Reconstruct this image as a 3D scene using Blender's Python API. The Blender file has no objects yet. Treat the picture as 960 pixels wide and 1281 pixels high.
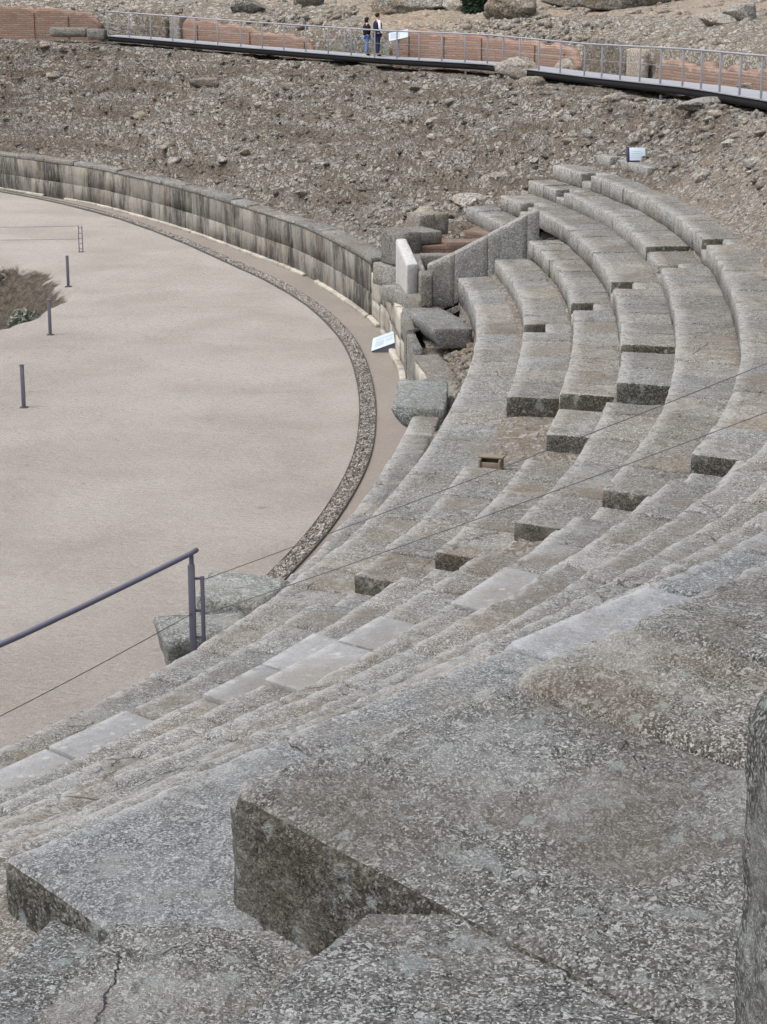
import bpy, bmesh, math, random
import numpy as np
from mathutils import Vector, Matrix

# ------------------------------------------------------------------ camera, sky, sun, exposure
random.seed(7)
rng = np.random.default_rng(11)
scene = bpy.context.scene
COL = scene.collection
R = math.radians

cam_d = bpy.data.cameras.new('camera')
cam = bpy.data.objects.new('camera', cam_d)
COL.objects.link(cam)
cam.location = (0, 0, 9.4)
cam.rotation_euler = (math.pi / 2 - 0.268, 0, 0)
cam_d.sensor_fit = 'HORIZONTAL'
cam_d.sensor_width = 36
cam_d.lens = 36 * 2402 / 960
cam_d.clip_start = 0.1
cam_d.clip_end = 2000
scene.camera = cam

SUN_EL, SUN_AZ = 64.0, -112.0          # degrees; azimuth from +Y towards +X
world = bpy.data.worlds.new('World')
scene.world = world
world.use_nodes = True
wn = world.node_tree
sky = wn.nodes.new('ShaderNodeTexSky')
sky.sky_type = 'NISHITA'
sky.sun_disc = False
sky.sun_elevation = R(SUN_EL)
sky.sun_rotation = R(SUN_AZ)
sky.air_density = 1.0
sky.dust_density = 6.0
sky.ozone_density = 1.0
bg = wn.nodes['Background']
bg.inputs['Strength'].default_value = 0.15
cloud = wn.nodes.new('ShaderNodeHueSaturation')      # overcast: cloud takes most of the blue out of the sky
cloud.inputs['Saturation'].default_value = 0.42
wn.links.new(sky.outputs[0], cloud.inputs['Color'])
wn.links.new(cloud.outputs[0], bg.inputs['Color'])

sun_d = bpy.data.lights.new('sun', 'SUN')
sun_d.energy = 1.15
sun_d.angle = R(35)
sun_d.color = (1.0, 0.97, 0.93)
sun = bpy.data.objects.new('sun', sun_d)
COL.objects.link(sun)
sd = Vector((math.sin(R(SUN_AZ)) * math.cos(R(SUN_EL)), math.cos(R(SUN_AZ)) * math.cos(R(SUN_EL)), math.sin(R(SUN_EL))))
sun.rotation_euler = sd.to_track_quat('Z', 'Y').to_euler()
sun.location = (-20, 30, 60)

scene.view_settings.view_transform = 'Standard'
scene.view_settings.look = 'None'
scene.view_settings.gamma = 1.0
scene.view_settings.use_curve_mapping = False
scene.view_settings.exposure = 0.64

scene.cycles.use_denoising = True
scene.cycles.denoising_prefilter = 'NONE'    # keeps the fine stone grain

# ------------------------------------------------------------------ materials
class Nodes:
    def __init__(self, name):
        self.m = bpy.data.materials.new(name)
        self.m.use_nodes = True
        self.t = self.m.node_tree
        self.bsdf = self.t.nodes['Principled BSDF']
        self.bsdf.inputs['Roughness'].default_value = 0.9
        self.bsdf.inputs['Specular IOR Level'].default_value = 0.25

    def n(self, kind, **kw):
        nd = self.t.nodes.new(kind)
        for k, v in kw.items():
            setattr(nd, k, v)
        return nd

    def link(self, a, b):
        self.t.links.new(a, b)

    def val(self, sock, v):
        if hasattr(v, 'is_output'):
            self.link(v, sock)
        else:
            sock.default_value = v

    def pos(self, rnd=True):
        g = self.n('ShaderNodeNewGeometry').outputs['Position']
        if not rnd:
            return g
        oi = self.n('ShaderNodeObjectInfo').outputs['Random']
        ml = self.math('MULTIPLY', oi, 53.0)
        ad = self.n('ShaderNodeVectorMath', operation='ADD')
        self.link(g, ad.inputs[0])
        self.link(ml, ad.inputs[1])
        return ad.outputs[0]

    def math(self, op, a, b=0.0, c=None, clamp=False):
        m = self.n('ShaderNodeMath', operation=op, use_clamp=clamp)
        self.val(m.inputs[0], a)
        self.val(m.inputs[1], b)
        if c is not None:
            self.val(m.inputs[2], c)
        return m.outputs[0]

    def noise(self, vec, scale, detail=4, rough=0.6, dist=0.0, stretch=None):
        if stretch:
            mp = self.n('ShaderNodeMapping')
            mp.inputs['Scale'].default_value = stretch
            self.link(vec, mp.inputs['Vector'])
            vec = mp.outputs[0]
        t = self.n('ShaderNodeTexNoise')
        self.link(vec, t.inputs['Vector'])
        t.inputs['Scale'].default_value = scale
        t.inputs['Detail'].default_value = detail
        t.inputs['Roughness'].default_value = rough
        t.inputs['Distortion'].default_value = dist
        return t.outputs['Fac']

    def voro(self, vec, scale, out='Color', feature='F1', rand=1.0):
        t = self.n('ShaderNodeTexVoronoi', feature=feature)
        self.link(vec, t.inputs['Vector'])
        t.inputs['Scale'].default_value = scale
        t.inputs['Randomness'].default_value = rand
        return t.outputs[out]

    def sep(self, c):
        s = self.n('ShaderNodeSeparateColor')
        self.link(c, s.inputs[0])
        return s.outputs[0]

    def ramp(self, fac, lo, hi):
        m = self.n('ShaderNodeMapRange', interpolation_type='SMOOTHSTEP')
        self.val(m.inputs['Value'], fac)
        m.inputs['From Min'].default_value = lo
        m.inputs['From Max'].default_value = hi
        return m.outputs[0]

    def mix(self, fac, a, b, blend='MIX'):
        m = self.n('ShaderNodeMix', data_type='RGBA', blend_type=blend)
        self.val(m.inputs['Factor'], fac)
        for s, v in ((m.inputs['A'], a), (m.inputs['B'], b)):
            if hasattr(v, 'is_output'):
                self.link(v, s)
            else:
                s.default_value = (*v, 1) if len(v) == 3 else v
        return m.outputs['Result']

    def bright(self, col, f):
        h = self.n('ShaderNodeHueSaturation')
        self.link(col, h.inputs['Color'])
        self.val(h.inputs['Value'], f)
        return h.outputs[0]

    def bump(self, height, dist, strength=1.0, prev=None):
        b = self.n('ShaderNodeBump')
        b.inputs['Strength'].default_value = strength
        b.inputs['Distance'].default_value = dist
        self.link(height, b.inputs['Height'])
        if prev is not None:
            self.link(prev, b.inputs['Normal'])
        return b.outputs[0]

    def done(self, col, normal=None, rough=None):
        self.val(self.bsdf.inputs['Base Color'], col if hasattr(col, 'is_output') else (*col, 1))
        if normal is not None:
            self.link(normal, self.bsdf.inputs['Normal'])
        if rough is not None:
            self.val(self.bsdf.inputs['Roughness'], rough)
        return self.m


def granite(name, dark, mid, light, brown=(0.2, 0.16, 0.11), brown_amt=0.5, lichen=0.5, grain=60.0, bump=0.012, var=0.25, black=0.5, fleck=0.6, tinted=1.0, cracks=0.0):
    k = Nodes(name)
    p = k.pos()
    w = k.pos(False)
    big = k.noise(p, 0.9, 5, 0.68)
    mott = k.noise(p, 8, 5, 0.72)
    fine = k.noise(p, grain * 0.7, 4, 0.8)
    cell = k.sep(k.voro(w, grain * 1.7))
    clast = k.sep(k.voro(w, grain * 0.62))
    c = k.mix(k.ramp(mott, 0.3, 0.72), dark, mid)
    c = k.mix(k.math('MULTIPLY', k.ramp(fine, 0.46, 0.64), 0.38), c, light)
    # pale and dark mineral grains
    c = k.mix(k.math('MULTIPLY', k.ramp(cell, 0.62, 0.95), fleck * 0.8), c, tuple(min(1, x * 1.2) for x in light))
    c = k.mix(k.math('MULTIPLY', k.ramp(cell, 0.34, 0.05), fleck * 0.8), c, tuple(x * 0.6 for x in dark))
    c = k.mix(k.math('MULTIPLY', k.ramp(clast, 0.93, 0.98), fleck * 0.55), c, tuple(min(1, x * 1.3) for x in light))
    c = k.mix(k.math('MULTIPLY', k.ramp(big, 0.46, 0.66), brown_amt), c, brown)
    pale = k.noise(w, 0.9, 5, 0.7, 0.5)
    c = k.mix(k.math('MULTIPLY', k.ramp(pale, 0.50, 0.66), 0.45), c, tuple(x * 0.92 for x in light))
    ln = k.noise(w, 3.1, 6, 0.72)
    c = k.mix(k.math('MULTIPLY', k.ramp(ln, 0.56, 0.66), lichen), c, (0.36, 0.385, 0.375))
    lv = k.voro(w, 7.0, 'Distance')
    lc = k.sep(k.voro(w, 7.0))
    spot = k.math('MULTIPLY', k.ramp(lc, 0.72, 0.78), k.ramp(k.math('ADD', lv, k.math('MULTIPLY', k.noise(w, 30, 4, 0.8), 0.5)), 0.52, 0.44))
    c = k.mix(k.math('MULTIPLY', spot, lichen), c, (0.40, 0.435, 0.42))
    oc_ = k.math('MULTIPLY', k.ramp(k.noise(p, 9.0, 5, 0.8), 0.64, 0.7), 0.5)
    c = k.mix(k.math('MULTIPLY', oc_, lichen), c, (0.34, 0.24, 0.10))
    ln2 = k.noise(w, 5.7, 6, 0.75, 0.6)
    c = k.mix(k.math('MULTIPLY', k.ramp(ln2, 0.60, 0.70), black * 0.7), c, (0.055, 0.055, 0.052))
    oi = k.n('ShaderNodeObjectInfo').outputs['Random']
    c = k.bright(c, k.math('ADD', k.math('MULTIPLY', oi, var), 1 - var / 2))
    tint = k.mix(k.math('FRACT', k.math('MULTIPLY', oi, 7.31)), (1.05, 1.0, 0.925), (0.955, 1.0, 1.045))
    c = k.mix(tinted, c, tint, 'MULTIPLY')
    at_ = k.n('ShaderNodeAttribute', attribute_name='wear').outputs['Fac']
    wr = k.math('MULTIPLY', k.math('MULTIPLY', at_, k.ramp(k.noise(w, 7.0, 6, 0.8), 0.38, 0.56)), 0.85)
    c = k.mix(wr, c, tuple(min(1, x * 1.12) for x in light))
    if cracks:
        # soil-filled fissures
        wv = k.n('ShaderNodeVectorMath', operation='ADD')
        k.link(w, wv.inputs[0])
        k.link(k.math('MULTIPLY', k.noise(w, 2.4, 5, 0.7), 0.9), wv.inputs[1])
        ed = k.voro(wv.outputs[0], 1.15, 'Distance', 'DISTANCE_TO_EDGE')
        ck = k.math('MULTIPLY', k.ramp(ed, 0.011, 0.002), k.ramp(k.noise(w, 1.1, 3, 0.6), 0.50, 0.60))
        c = k.mix(k.math('MULTIPLY', ck, cracks), c, (0.045, 0.038, 0.03))
    h = k.math('ADD', k.math('MULTIPLY', mott, 1.0), k.math('MULTIPLY', fine, 0.45))
    if cracks:
        h = k.math('SUBTRACT', h, k.math('MULTIPLY', ck, 1.2))
    h = k.math('ADD', h, k.math('MULTIPLY', cell, 0.22))
    h = k.math('ADD', h, k.math('MULTIPLY', k.ramp(clast, 0.86, 0.98), 0.3))
    return k.done(c, k.bump(h, bump * 4.0, 1.0))


M = {}
M['granite'] = granite('weathered granite', (0.112, 0.107, 0.099), (0.252, 0.244, 0.229), (0.47, 0.47, 0.464), (0.21, 0.178, 0.14), 0.65, 0.5, 64, 0.017, 0.30, 0.55, 1.0, 0.7, 0.5)
M['granite_far'] = granite('far granite', (0.118, 0.113, 0.103), (0.262, 0.253, 0.235), (0.44, 0.437, 0.425), (0.215, 0.185, 0.145), 0.65, 0.45, 44, 0.022, 0.30, 0.55, 1.0, 0.7, 0.5)
M['granite_near'] = granite('coarse granite', (0.098, 0.093, 0.086), (0.275, 0.266, 0.25), (0.63, 0.63, 0.62), (0.22, 0.187, 0.148), 0.55, 0.7, 68, 0.036, 0.12, 0.65, 0.97, 1.0, 0.12)
M['granite_pale'] = granite('pale blue grey granite', (0.145, 0.15, 0.156), (0.345, 0.355, 0.365), (0.63, 0.645, 0.66), (0.28, 0.255, 0.22), 0.4, 0.7, 72, 0.03, 0.1, 0.45, 0.85, 0.3, 0.3)
M['crust_shade'] = granite('lichen and shade granite', (0.04, 0.037, 0.031), (0.105, 0.096, 0.078), (0.27, 0.265, 0.24), (0.085, 0.066, 0.045), 0.6, 0.65, 44, 0.034, 0.1, 0.6, 0.8)  # dark lichen tone, with the shade of recessed block ends painted into the colour
M['lichened'] = granite('grey lichened granite', (0.05, 0.051, 0.049), (0.15, 0.152, 0.146), (0.42, 0.43, 0.42), (0.11, 0.09, 0.065), 0.4, 0.8, 52, 0.04, 0.1, 0.9, 0.95)
M['parapet'] = granite('restored parapet granite', (0.20, 0.196, 0.186), (0.36, 0.353, 0.337), (0.55, 0.548, 0.535), (0.30, 0.27, 0.225), 0.4, 0.4, 40, 0.02, 0.08, 0.5, 0.85, 0.3)
M['new_stone'] = granite('new pale granite', (0.19, 0.194, 0.198), (0.25, 0.255, 0.26), (0.33, 0.335, 0.34), (0.19, 0.175, 0.155), 0.7, 0.5, 70, 0.005, 0.2, 0.35, 0.35, 0.0)
M['mossy'] = granite('greenish granite', (0.10, 0.108, 0.104), (0.215, 0.226, 0.218), (0.39, 0.405, 0.395), (0.14, 0.13, 0.10), 0.45, 0.5, 30, 0.016, 0.2, 0.5, 0.7, 0.3)
M['blue_stone'] = granite('smooth grey granite', (0.155, 0.165, 0.18), (0.235, 0.248, 0.268), (0.35, 0.365, 0.385), (0.22, 0.20, 0.18), 0.35, 0.45, 70, 0.006, 0.1, 0.3, 0.6, 0.2)
M['rock'] = granite('boulder rock', (0.17, 0.143, 0.13), (0.32, 0.305, 0.275), (0.50, 0.49, 0.455), (0.33, 0.25, 0.165), 0.5, 0.5, 14, 0.03, 0.6, 0.3)
M['conglomerate'] = granite('old rubble concrete', (0.11, 0.10, 0.088), (0.26, 0.245, 0.215), (0.45, 0.43, 0.39), (0.27, 0.19, 0.115), 0.6, 0.4, 9, 0.06, 0.3, 0.35, 0.8)
M['marble'] = granite('worn pale marble', (0.34, 0.335, 0.34), (0.43, 0.43, 0.435), (0.52, 0.52, 0.52), (0.30, 0.27, 0.23), 0.3, 0.2, 20, 0.006, 0.1, 0.25, 0.2)


def podium_mat(name, base, light, stain, amt):
    k = Nodes(name)
    p = k.pos(False)
    n = k.noise(p, 6, 6, 0.7)
    c = k.mix(n, base, light)
    streak = k.noise(p, 0.55, 8, 0.78, 0.8, (1, 1, 0.22))
    streak2 = k.noise(p, 6.0, 6, 0.75, 0.5, (1, 1, 0.22))
    s = k.math('MULTIPLY', k.ramp(streak, 0.40, 0.56), k.ramp(streak2, 0.32, 0.56))
    c = k.mix(k.math('MULTIPLY', s, amt), c, stain)
    oc = k.noise(p, 1.1, 4, 0.6)
    c = k.mix(k.math('MULTIPLY', k.ramp(oc, 0.5, 0.7), 0.4), c, (0.25, 0.205, 0.15))
    oi = k.n('ShaderNodeObjectInfo').outputs['Random']
    c = k.bright(c, k.math('ADD', k.math('MULTIPLY', oi, 0.22), 0.89))
    h = k.math('ADD', n, k.math('MULTIPLY', streak2, 0.8))
    return k.done(c, k.bump(h, 0.03))


M['podium'] = podium_mat('stained podium granite', (0.155, 0.147, 0.13), (0.275, 0.262, 0.233), (0.032, 0.031, 0.03), 0.92)
M['orthostat'] = podium_mat('cream podium slab', (0.31, 0.288, 0.243), (0.50, 0.475, 0.42), (0.15, 0.142, 0.132), 0.6)


def rubble_mat(name, soil, soil2, cols, s1=5.5, s2=13.0, stone=0.75, bump=0.09, bands=0.0):
    k = Nodes(name)
    p = k.pos(False)
    warp = k.noise(p, 3.0, 3, 0.6)
    pv = k.n('ShaderNodeVectorMath', operation='ADD')
    k.link(p, pv.inputs[0])
    k.link(k.math('MULTIPLY', warp, 0.35), pv.inputs[1])
    q = pv.outputs[0]
    mp = k.n('ShaderNodeMapping')
    mp.inputs['Scale'].default_value = (0.85, 0.85, 2.1)
    k.link(q, mp.inputs['Vector'])
    q = mp.outputs[0]
    big = k.noise(p, 0.55, 6, 0.65)
    med = k.noise(p, 2.6, 6, 0.7)
    soilc = k.mix(k.ramp(k.noise(p, 7, 5, 0.7), 0.3, 0.7), soil, soil2)
    c1 = k.sep(k.voro(q, s1))
    d1 = k.voro(q, s1, 'Distance', 'DISTANCE_TO_EDGE')
    c2 = k.sep(k.voro(q, s2))
    d2 = k.voro(q, s2, 'Distance', 'DISTANCE_TO_EDGE')
    st = k.mix(c1, cols[0], cols[1])
    st = k.mix(k.ramp(k.noise(p, 18, 5, 0.75), 0.38, 0.66), st, cols[2])
    st = k.mix(k.math('MULTIPLY', k.ramp(c2, 0.80, 0.9), 0.55), st, cols[3])
    m1 = k.math('MULTIPLY', k.ramp(d1, 0.02, 0.11), k.ramp(k.math('ADD', c1, k.math('MULTIPLY', k.math('SUBTRACT', med, 0.5), 3.4)), 0.38, 0.55))
    m2 = k.math('MULTIPLY', k.ramp(d2, 0.03, 0.12), k.ramp(k.math('ADD', c2, k.math('MULTIPLY', k.math('SUBTRACT', big, 0.5), 3.6)), 0.48, 0.62))
    mk = k.math('MAXIMUM', m1, m2)
    if bands:
        # remains of the seat rows: strips of masonry core and strips of earth at successive levels
        bd = k.noise(p, 1.0, 5, 0.62, 0.4, (0.17, 0.17, 2.0))
        mk = k.math('MULTIPLY', mk, k.math('ADD', 1 - bands, k.math('MULTIPLY', k.ramp(bd, 0.40, 0.52), bands)))
    c = k.mix(k.math('MULTIPLY', mk, stone), soilc, st)
    c = k.bright(c, k.math('ADD', k.math('MULTIPLY', med, 0.9), 0.5))
    h = k.math('ADD', k.math('MULTIPLY', m1, 0.55), k.math('MULTIPLY', m2, 0.3))
    h = k.math('ADD', h, k.math('MULTIPLY', k.noise(p, 26, 4, 0.7), 0.35))
    return k.done(c, k.bump(h, bump))


M['bank'] = rubble_mat('rubble bank', (0.092, 0.075, 0.058), (0.205, 0.172, 0.138), ((0.15, 0.14, 0.124), (0.30, 0.287, 0.26), (0.40, 0.39, 0.362), (0.56, 0.54, 0.495)), 3.1, 8.5, 0.9, 0.2, 0.8)
M['slope'] = rubble_mat('stony earth slope', (0.10, 0.08, 0.06), (0.20, 0.165, 0.13), ((0.17, 0.16, 0.143), (0.33, 0.315, 0.285), (0.42, 0.41, 0.385), (0.55, 0.53, 0.49)), 6.0, 15.0, 0.65, 0.08, 0.5)
M['core'] = rubble_mat('seat rubble core', (0.12, 0.10, 0.08), (0.19, 0.16, 0.13), ((0.16, 0.15, 0.14), (0.27, 0.26, 0.24), (0.33, 0.325, 0.315), (0.42, 0.41, 0.39)), 7, 16, 0.6, 0.06)
M['hill'] = rubble_mat('earth hillside', (0.21, 0.16, 0.115), (0.29, 0.235, 0.175), ((0.22, 0.2, 0.17), (0.36, 0.34, 0.30), (0.40, 0.385, 0.35), (0.5, 0.48, 0.43)), 5, 11, 0.45, 0.06)
M['hill_rubble'] = rubble_mat('exposed rubble masonry', (0.13, 0.11, 0.085), (0.21, 0.175, 0.135), ((0.2, 0.185, 0.16), (0.36, 0.34, 0.30), (0.45, 0.44, 0.41), (0.55, 0.53, 0.47)), 4.2, 9, 0.85, 0.14)


def sand_mat(name, a, b, c3, bumpd=0.02, pit=False):
    k = Nodes(name)
    p = k.pos(False)
    n1 = k.noise(p, 0.28, 5, 0.6, 0.4)
    n2 = k.noise(p, 5.5, 6, 0.7)
    n3 = k.noise(p, 38, 4, 0.75)
    c = k.mix(k.ramp(n1, 0.3, 0.7), a, b)
    c = k.mix(k.math('MULTIPLY', k.ramp(n2, 0.45, 0.75), 0.35), c, c3)
    gr = k.noise(p, 15, 5, 0.85)
    c = k.mix(k.math('MULTIPLY', k.ramp(gr, 0.50, 0.66), 0.35), c, c3)
    c = k.mix(k.math('MULTIPLY', k.ramp(gr, 0.47, 0.38), 0.4), c, tuple(min(1, x * 1.2) for x in b))
    c = k.mix(k.math('MULTIPLY', k.ramp(n3, 0.5, 0.75), 0.15), c, tuple(x * 0.7 for x in a))
    peb = k.sep(k.voro(p, 16))
    pd = k.voro(p, 16, 'Distance')
    c = k.mix(k.math('MULTIPLY', k.math('MULTIPLY', k.ramp(peb, 0.9, 0.95), k.ramp(pd, 0.35, 0.25)), 0.25), c, (0.5, 0.47, 0.43))
    if pit:
        sz = k.n('ShaderNodeSeparateXYZ')
        k.link(p, sz.inputs[0])
        zz_ = k.math('ADD', sz.outputs[2], k.math('MULTIPLY', k.math('SUBTRACT', k.noise(p, 1.6, 5, 0.7), 0.5), 0.7))
        soil = k.mix(k.ramp(k.noise(p, 5, 5, 0.75), 0.35, 0.65), (0.055, 0.047, 0.037), (0.15, 0.126, 0.097))
        c = k.mix(k.ramp(zz_, -0.10, -0.28), c, soil)
    rip = k.noise(p, 7.0, 5, 0.7, 0.8, (0.6, 1.3, 1))
    h = k.math('ADD', k.math('MULTIPLY', rip, 1.0), k.math('MULTIPLY', n3, 0.5))
    return k.done(c, k.bump(h, bumpd * 1.6))


M['sand'] = sand_mat('arena sand', (0.365, 0.330, 0.298), (0.46, 0.426, 0.392), (0.28, 0.247, 0.22), 0.08, True)
M['path'] = sand_mat('perimeter earth', (0.215, 0.188, 0.165), (0.25, 0.222, 0.198), (0.18, 0.157, 0.137), 0.03)


def plain(name, col, rough=0.6, metal=0.0, var=0.12, scale=18, bump=0.0):
    k = Nodes(name)
    p = k.pos()
    n = k.noise(p, scale, 5, 0.65)
    c = k.mix(n, tuple(x * (1 - var) for x in col), tuple(min(1, x * (1 + var)) for x in col))
    k.bsdf.inputs['Metallic'].default_value = metal
    return k.done(c, k.bump(n, bump) if bump else None, rough)


M['rail'] = plain('grey violet painted steel', (0.125, 0.122, 0.16), 0.45, 0.0, 0.18)
M['rail_far'] = plain('galvanised steel', (0.30, 0.305, 0.345), 0.5, 0.2, 0.12)
M['cable'] = plain('steel cable', (0.075, 0.075, 0.085), 0.6, 0.0)
M['deck'] = plain('pale walkway deck', (0.27, 0.28, 0.31), 0.7, 0.0, 0.12, 6)
M['deck_dark'] = plain('dark steel beam', (0.012, 0.012, 0.014), 0.8)
M['panel'] = plain('pale sign face', (0.38, 0.45, 0.52), 0.35, 0, 0.06)
M['print'] = plain('sign print', (0.30, 0.34, 0.40), 0.5, 0, 0.1)
M['navy'] = plain('dark blue sign frame', (0.02, 0.025, 0.06), 0.5)
M['wood'] = plain('weathered wood', (0.17, 0.14, 0.105), 0.8, 0, 0.25, 9, 0.004)
M['wood_dark'] = plain('dark box inside', (0.03, 0.026, 0.022), 0.9)
M['blue'] = plain('blue plastic', (0.02, 0.045, 0.16), 0.5)
M['edging'] = plain('dark metal edging', (0.06, 0.055, 0.05), 0.7)
M['skin'] = plain('skin', (0.50, 0.31, 0.235), 0.6, 0, 0.05)
M['hair'] = plain('dark hair', (0.018, 0.014, 0.012), 0.7)
M['vest'] = plain('navy quilted vest', (0.012, 0.018, 0.05), 0.6, 0, 0.2)
M['shirt'] = plain('white shirt', (0.72, 0.74, 0.78), 0.8, 0, 0.05)
M['jeans_dark'] = plain('dark blue jeans', (0.018, 0.03, 0.075), 0.8, 0, 0.2)
M['jeans_light'] = plain('light blue jeans', (0.13, 0.26, 0.50), 0.8, 0, 0.15)
M['jacket'] = plain('black jacket', (0.012, 0.012, 0.014), 0.7, 0, 0.2)
M['shoe'] = plain('dark shoes', (0.02, 0.018, 0.018), 0.6)
M['sole'] = plain('pale shoes', (0.5, 0.5, 0.5), 0.7)
M['leaf_dark'] = plain('dark cypress foliage', (0.03, 0.055, 0.03), 0.8, 0, 0.5, 3)
M['leaf_grey'] = plain('grey green shrub leaves', (0.20, 0.22, 0.185), 0.8, 0, 0.45, 4)
M['dry_grass'] = plain('dry grass', (0.15, 0.13, 0.09), 0.9, 0, 0.4, 2)
M['bark'] = plain('bark', (0.09, 0.07, 0.05), 0.9, 0, 0.3, 20)


def brick_mat(f=1.0):
    k = Nodes('old red brick')
    p = k.pos(False)
    sx = k.n('ShaderNodeSeparateXYZ')
    k.link(p, sx.inputs[0])
    cb = k.n('ShaderNodeCombineXYZ')
    k.link(k.math('ADD', sx.outputs[0], k.math('MULTIPLY', sx.outputs[1], 0.35)), cb.inputs[0])
    k.link(sx.outputs[2], cb.inputs[1])
    b = k.n('ShaderNodeTexBrick')
    k.link(cb.outputs[0], b.inputs['Vector'])
    b.inputs['Scale'].default_value = 1.0
    b.inputs['Brick Width'].default_value = 0.45
    b.inputs['Row Height'].default_value = 0.098
    b.inputs['Mortar Size'].default_value = 0.02
    b.inputs['Mortar Smooth'].default_value = 0.3
    b.inputs['Color1'].default_value = (0.25, 0.145, 0.108, 1)
    b.inputs['Color2'].default_value = (0.37, 0.24, 0.185, 1)
    b.inputs['Mortar'].default_value = (0.235, 0.18, 0.145, 1)
    n = k.noise(p, 3.2, 6, 0.7)
    c = k.mix(k.math('MULTIPLY', k.ramp(n, 0.42, 0.66), 0.7), b.outputs['Color'], (0.25, 0.205, 0.17))
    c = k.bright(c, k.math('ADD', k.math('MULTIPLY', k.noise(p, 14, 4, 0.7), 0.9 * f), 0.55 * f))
    h = k.math('SUBTRACT', k.noise(p, 20, 4, 0.7), b.outputs['Fac'])
    return k.done(c, k.bump(h, 0.03))


M['brick'] = brick_mat()
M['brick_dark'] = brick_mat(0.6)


def gravel_mat():
    k = Nodes('drain gravel')
    p = k.pos(False)
    cell = k.sep(k.voro(p, 22))
    n = k.noise(p, 40, 3, 0.6)
    c = k.mix(k.math('POWER', cell, 1.6), (0.06, 0.055, 0.05), (0.42, 0.395, 0.36))
    c = k.mix(k.math('MULTIPLY', n, 0.3), c, (0.15, 0.13, 0.115))
    return k.done(c, None)


M['gravel'] = gravel_mat()

# ------------------------------------------------------------------ helpers
def tag(o, label=None, cat=None, group=None, kind=None):
    for k, v in (('label', label), ('category', cat), ('group', group), ('kind', kind)):
        if v:
            o[k] = v
    return o


def obj(name, verts, faces, mat, parent=None, smooth=False, origin=None, wear=None):
    """one mesh object; verts in world space, stored relative to its parent / origin"""
    v = np.asarray(verts, dtype=np.float64)
    if parent is not None:
        v = v - np.array(parent.matrix_world.translation if parent.parent is None else parent_origin(parent))
    elif origin is not None:
        v = v - np.array(origin)
    me = bpy.data.meshes.new(name)
    if isinstance(faces, np.ndarray):
        n = faces.shape[1]
        me.vertices.add(len(v))
        me.vertices.foreach_set('co', v.astype(np.float32).ravel())
        me.loops.add(faces.size)
        me.loops.foreach_set('vertex_index', faces.astype(np.int32).ravel())
        me.polygons.add(len(faces))
        me.polygons.foreach_set('loop_start', np.arange(0, faces.size, n, dtype=np.int32))
        me.update(calc_edges=True)
    else:
        me.from_pydata(v.tolist(), [], faces)
        me.update()
    if smooth:
        me.polygons.foreach_set('use_smooth', np.ones(len(me.polygons), dtype=bool))
    me.materials.append(mat)
    if wear is not None:
        me.attributes.new('wear', 'FLOAT', 'POINT').data.foreach_set('value', wear.astype(np.float32))
    o = bpy.data.objects.new(name, me)
    COL.objects.link(o)
    if parent is not None:
        o.parent = parent
    elif origin is not None:
        o.location = origin
    ORIG[o.name] = tuple(parent_origin(parent)) if parent is not None else tuple(origin or (0, 0, 0))
    return o


ORIG = {}


def parent_origin(p):
    return ORIG.get(p.name, (0, 0, 0))


def empty(name, loc):
    e = bpy.data.objects.new(name, None)
    e.empty_display_size = 0.3
    COL.objects.link(e)
    e.location = loc
    e.matrix_world = Matrix.Translation(loc)
    ORIG[e.name] = tuple(loc)
    return e


def _hash(i, j, k, seed):
    h = (i * 374761393 + j * 668265263 + k * 2147483647 + seed * 1274126177) & 0xFFFFFFFF
    h = ((h ^ (h >> 13)) * 1274126177) & 0xFFFFFFFF
    h = (h ^ (h >> 16)) & 0xFFFFFFFF
    h = (h * 2246822519) & 0xFFFFFFFF
    return ((h ^ (h >> 15)) & 0xFFFF) / 65535.0


def vnoise(P, freq, seed=0):
    p = np.asarray(P, dtype=np.float64) * freq
    i = np.floor(p).astype(np.int64)
    f = p - i
    u = f * f * (3 - 2 * f)
    out = 0
    for dx in (0, 1):
        wx = u[..., 0] if dx else 1 - u[..., 0]
        for dy in (0, 1):
            wy = u[..., 1] if dy else 1 - u[..., 1]
            for dz in (0, 1):
                wz = u[..., 2] if dz else 1 - u[..., 2]
                out = out + wx * wy * wz * _hash(i[..., 0] + dx, i[..., 1] + dy, i[..., 2] + dz, seed)
    return out * 2 - 1


def fbm(P, freq, octs=4, gain=0.5, seed=0):
    a, s, t = 1.0, 0, 0
    for o in range(octs):
        s = s + a * vnoise(P, freq * 2.03 ** o, seed + o * 17)
        t += a
        a *= gain
    return s / t


def ridged(P, freq, octs=3, seed=0):
    a, s, t = 1.0, 0, 0
    for o in range(octs):
        s = s + a * (1 - 2 * np.abs(vnoise(P, freq * 2.1 ** o, seed + o * 31)))
        t += a
        a *= 0.5
    return s / t


def sstep(a, b, x):
    t = np.clip((np.asarray(x, dtype=np.float64) - a) / (b - a), 0, 1)
    return t * t * (3 - 2 * t)


def crom(x, xs, ys):
    """Catmull-Rom through (xs, ys), linear beyond the ends"""
    xs = np.asarray(xs, float)
    ys = np.asarray(ys, float)
    m = np.gradient(ys, xs)
    x = np.asarray(x, float)
    i = np.clip(np.searchsorted(xs, x) - 1, 0, len(xs) - 2)
    h = xs[i + 1] - xs[i]
    t = np.clip((x - xs[i]) / h, 0, 1)
    r = (2 * t**3 - 3 * t**2 + 1) * ys[i] + (t**3 - 2 * t**2 + t) * h * m[i] + (-2 * t**3 + 3 * t**2) * ys[i + 1] + (t**3 - t**2) * h * m[i + 1]
    return r + np.minimum(x - xs[0], 0) * m[0] + np.maximum(x - xs[-1], 0) * m[-1]


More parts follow.
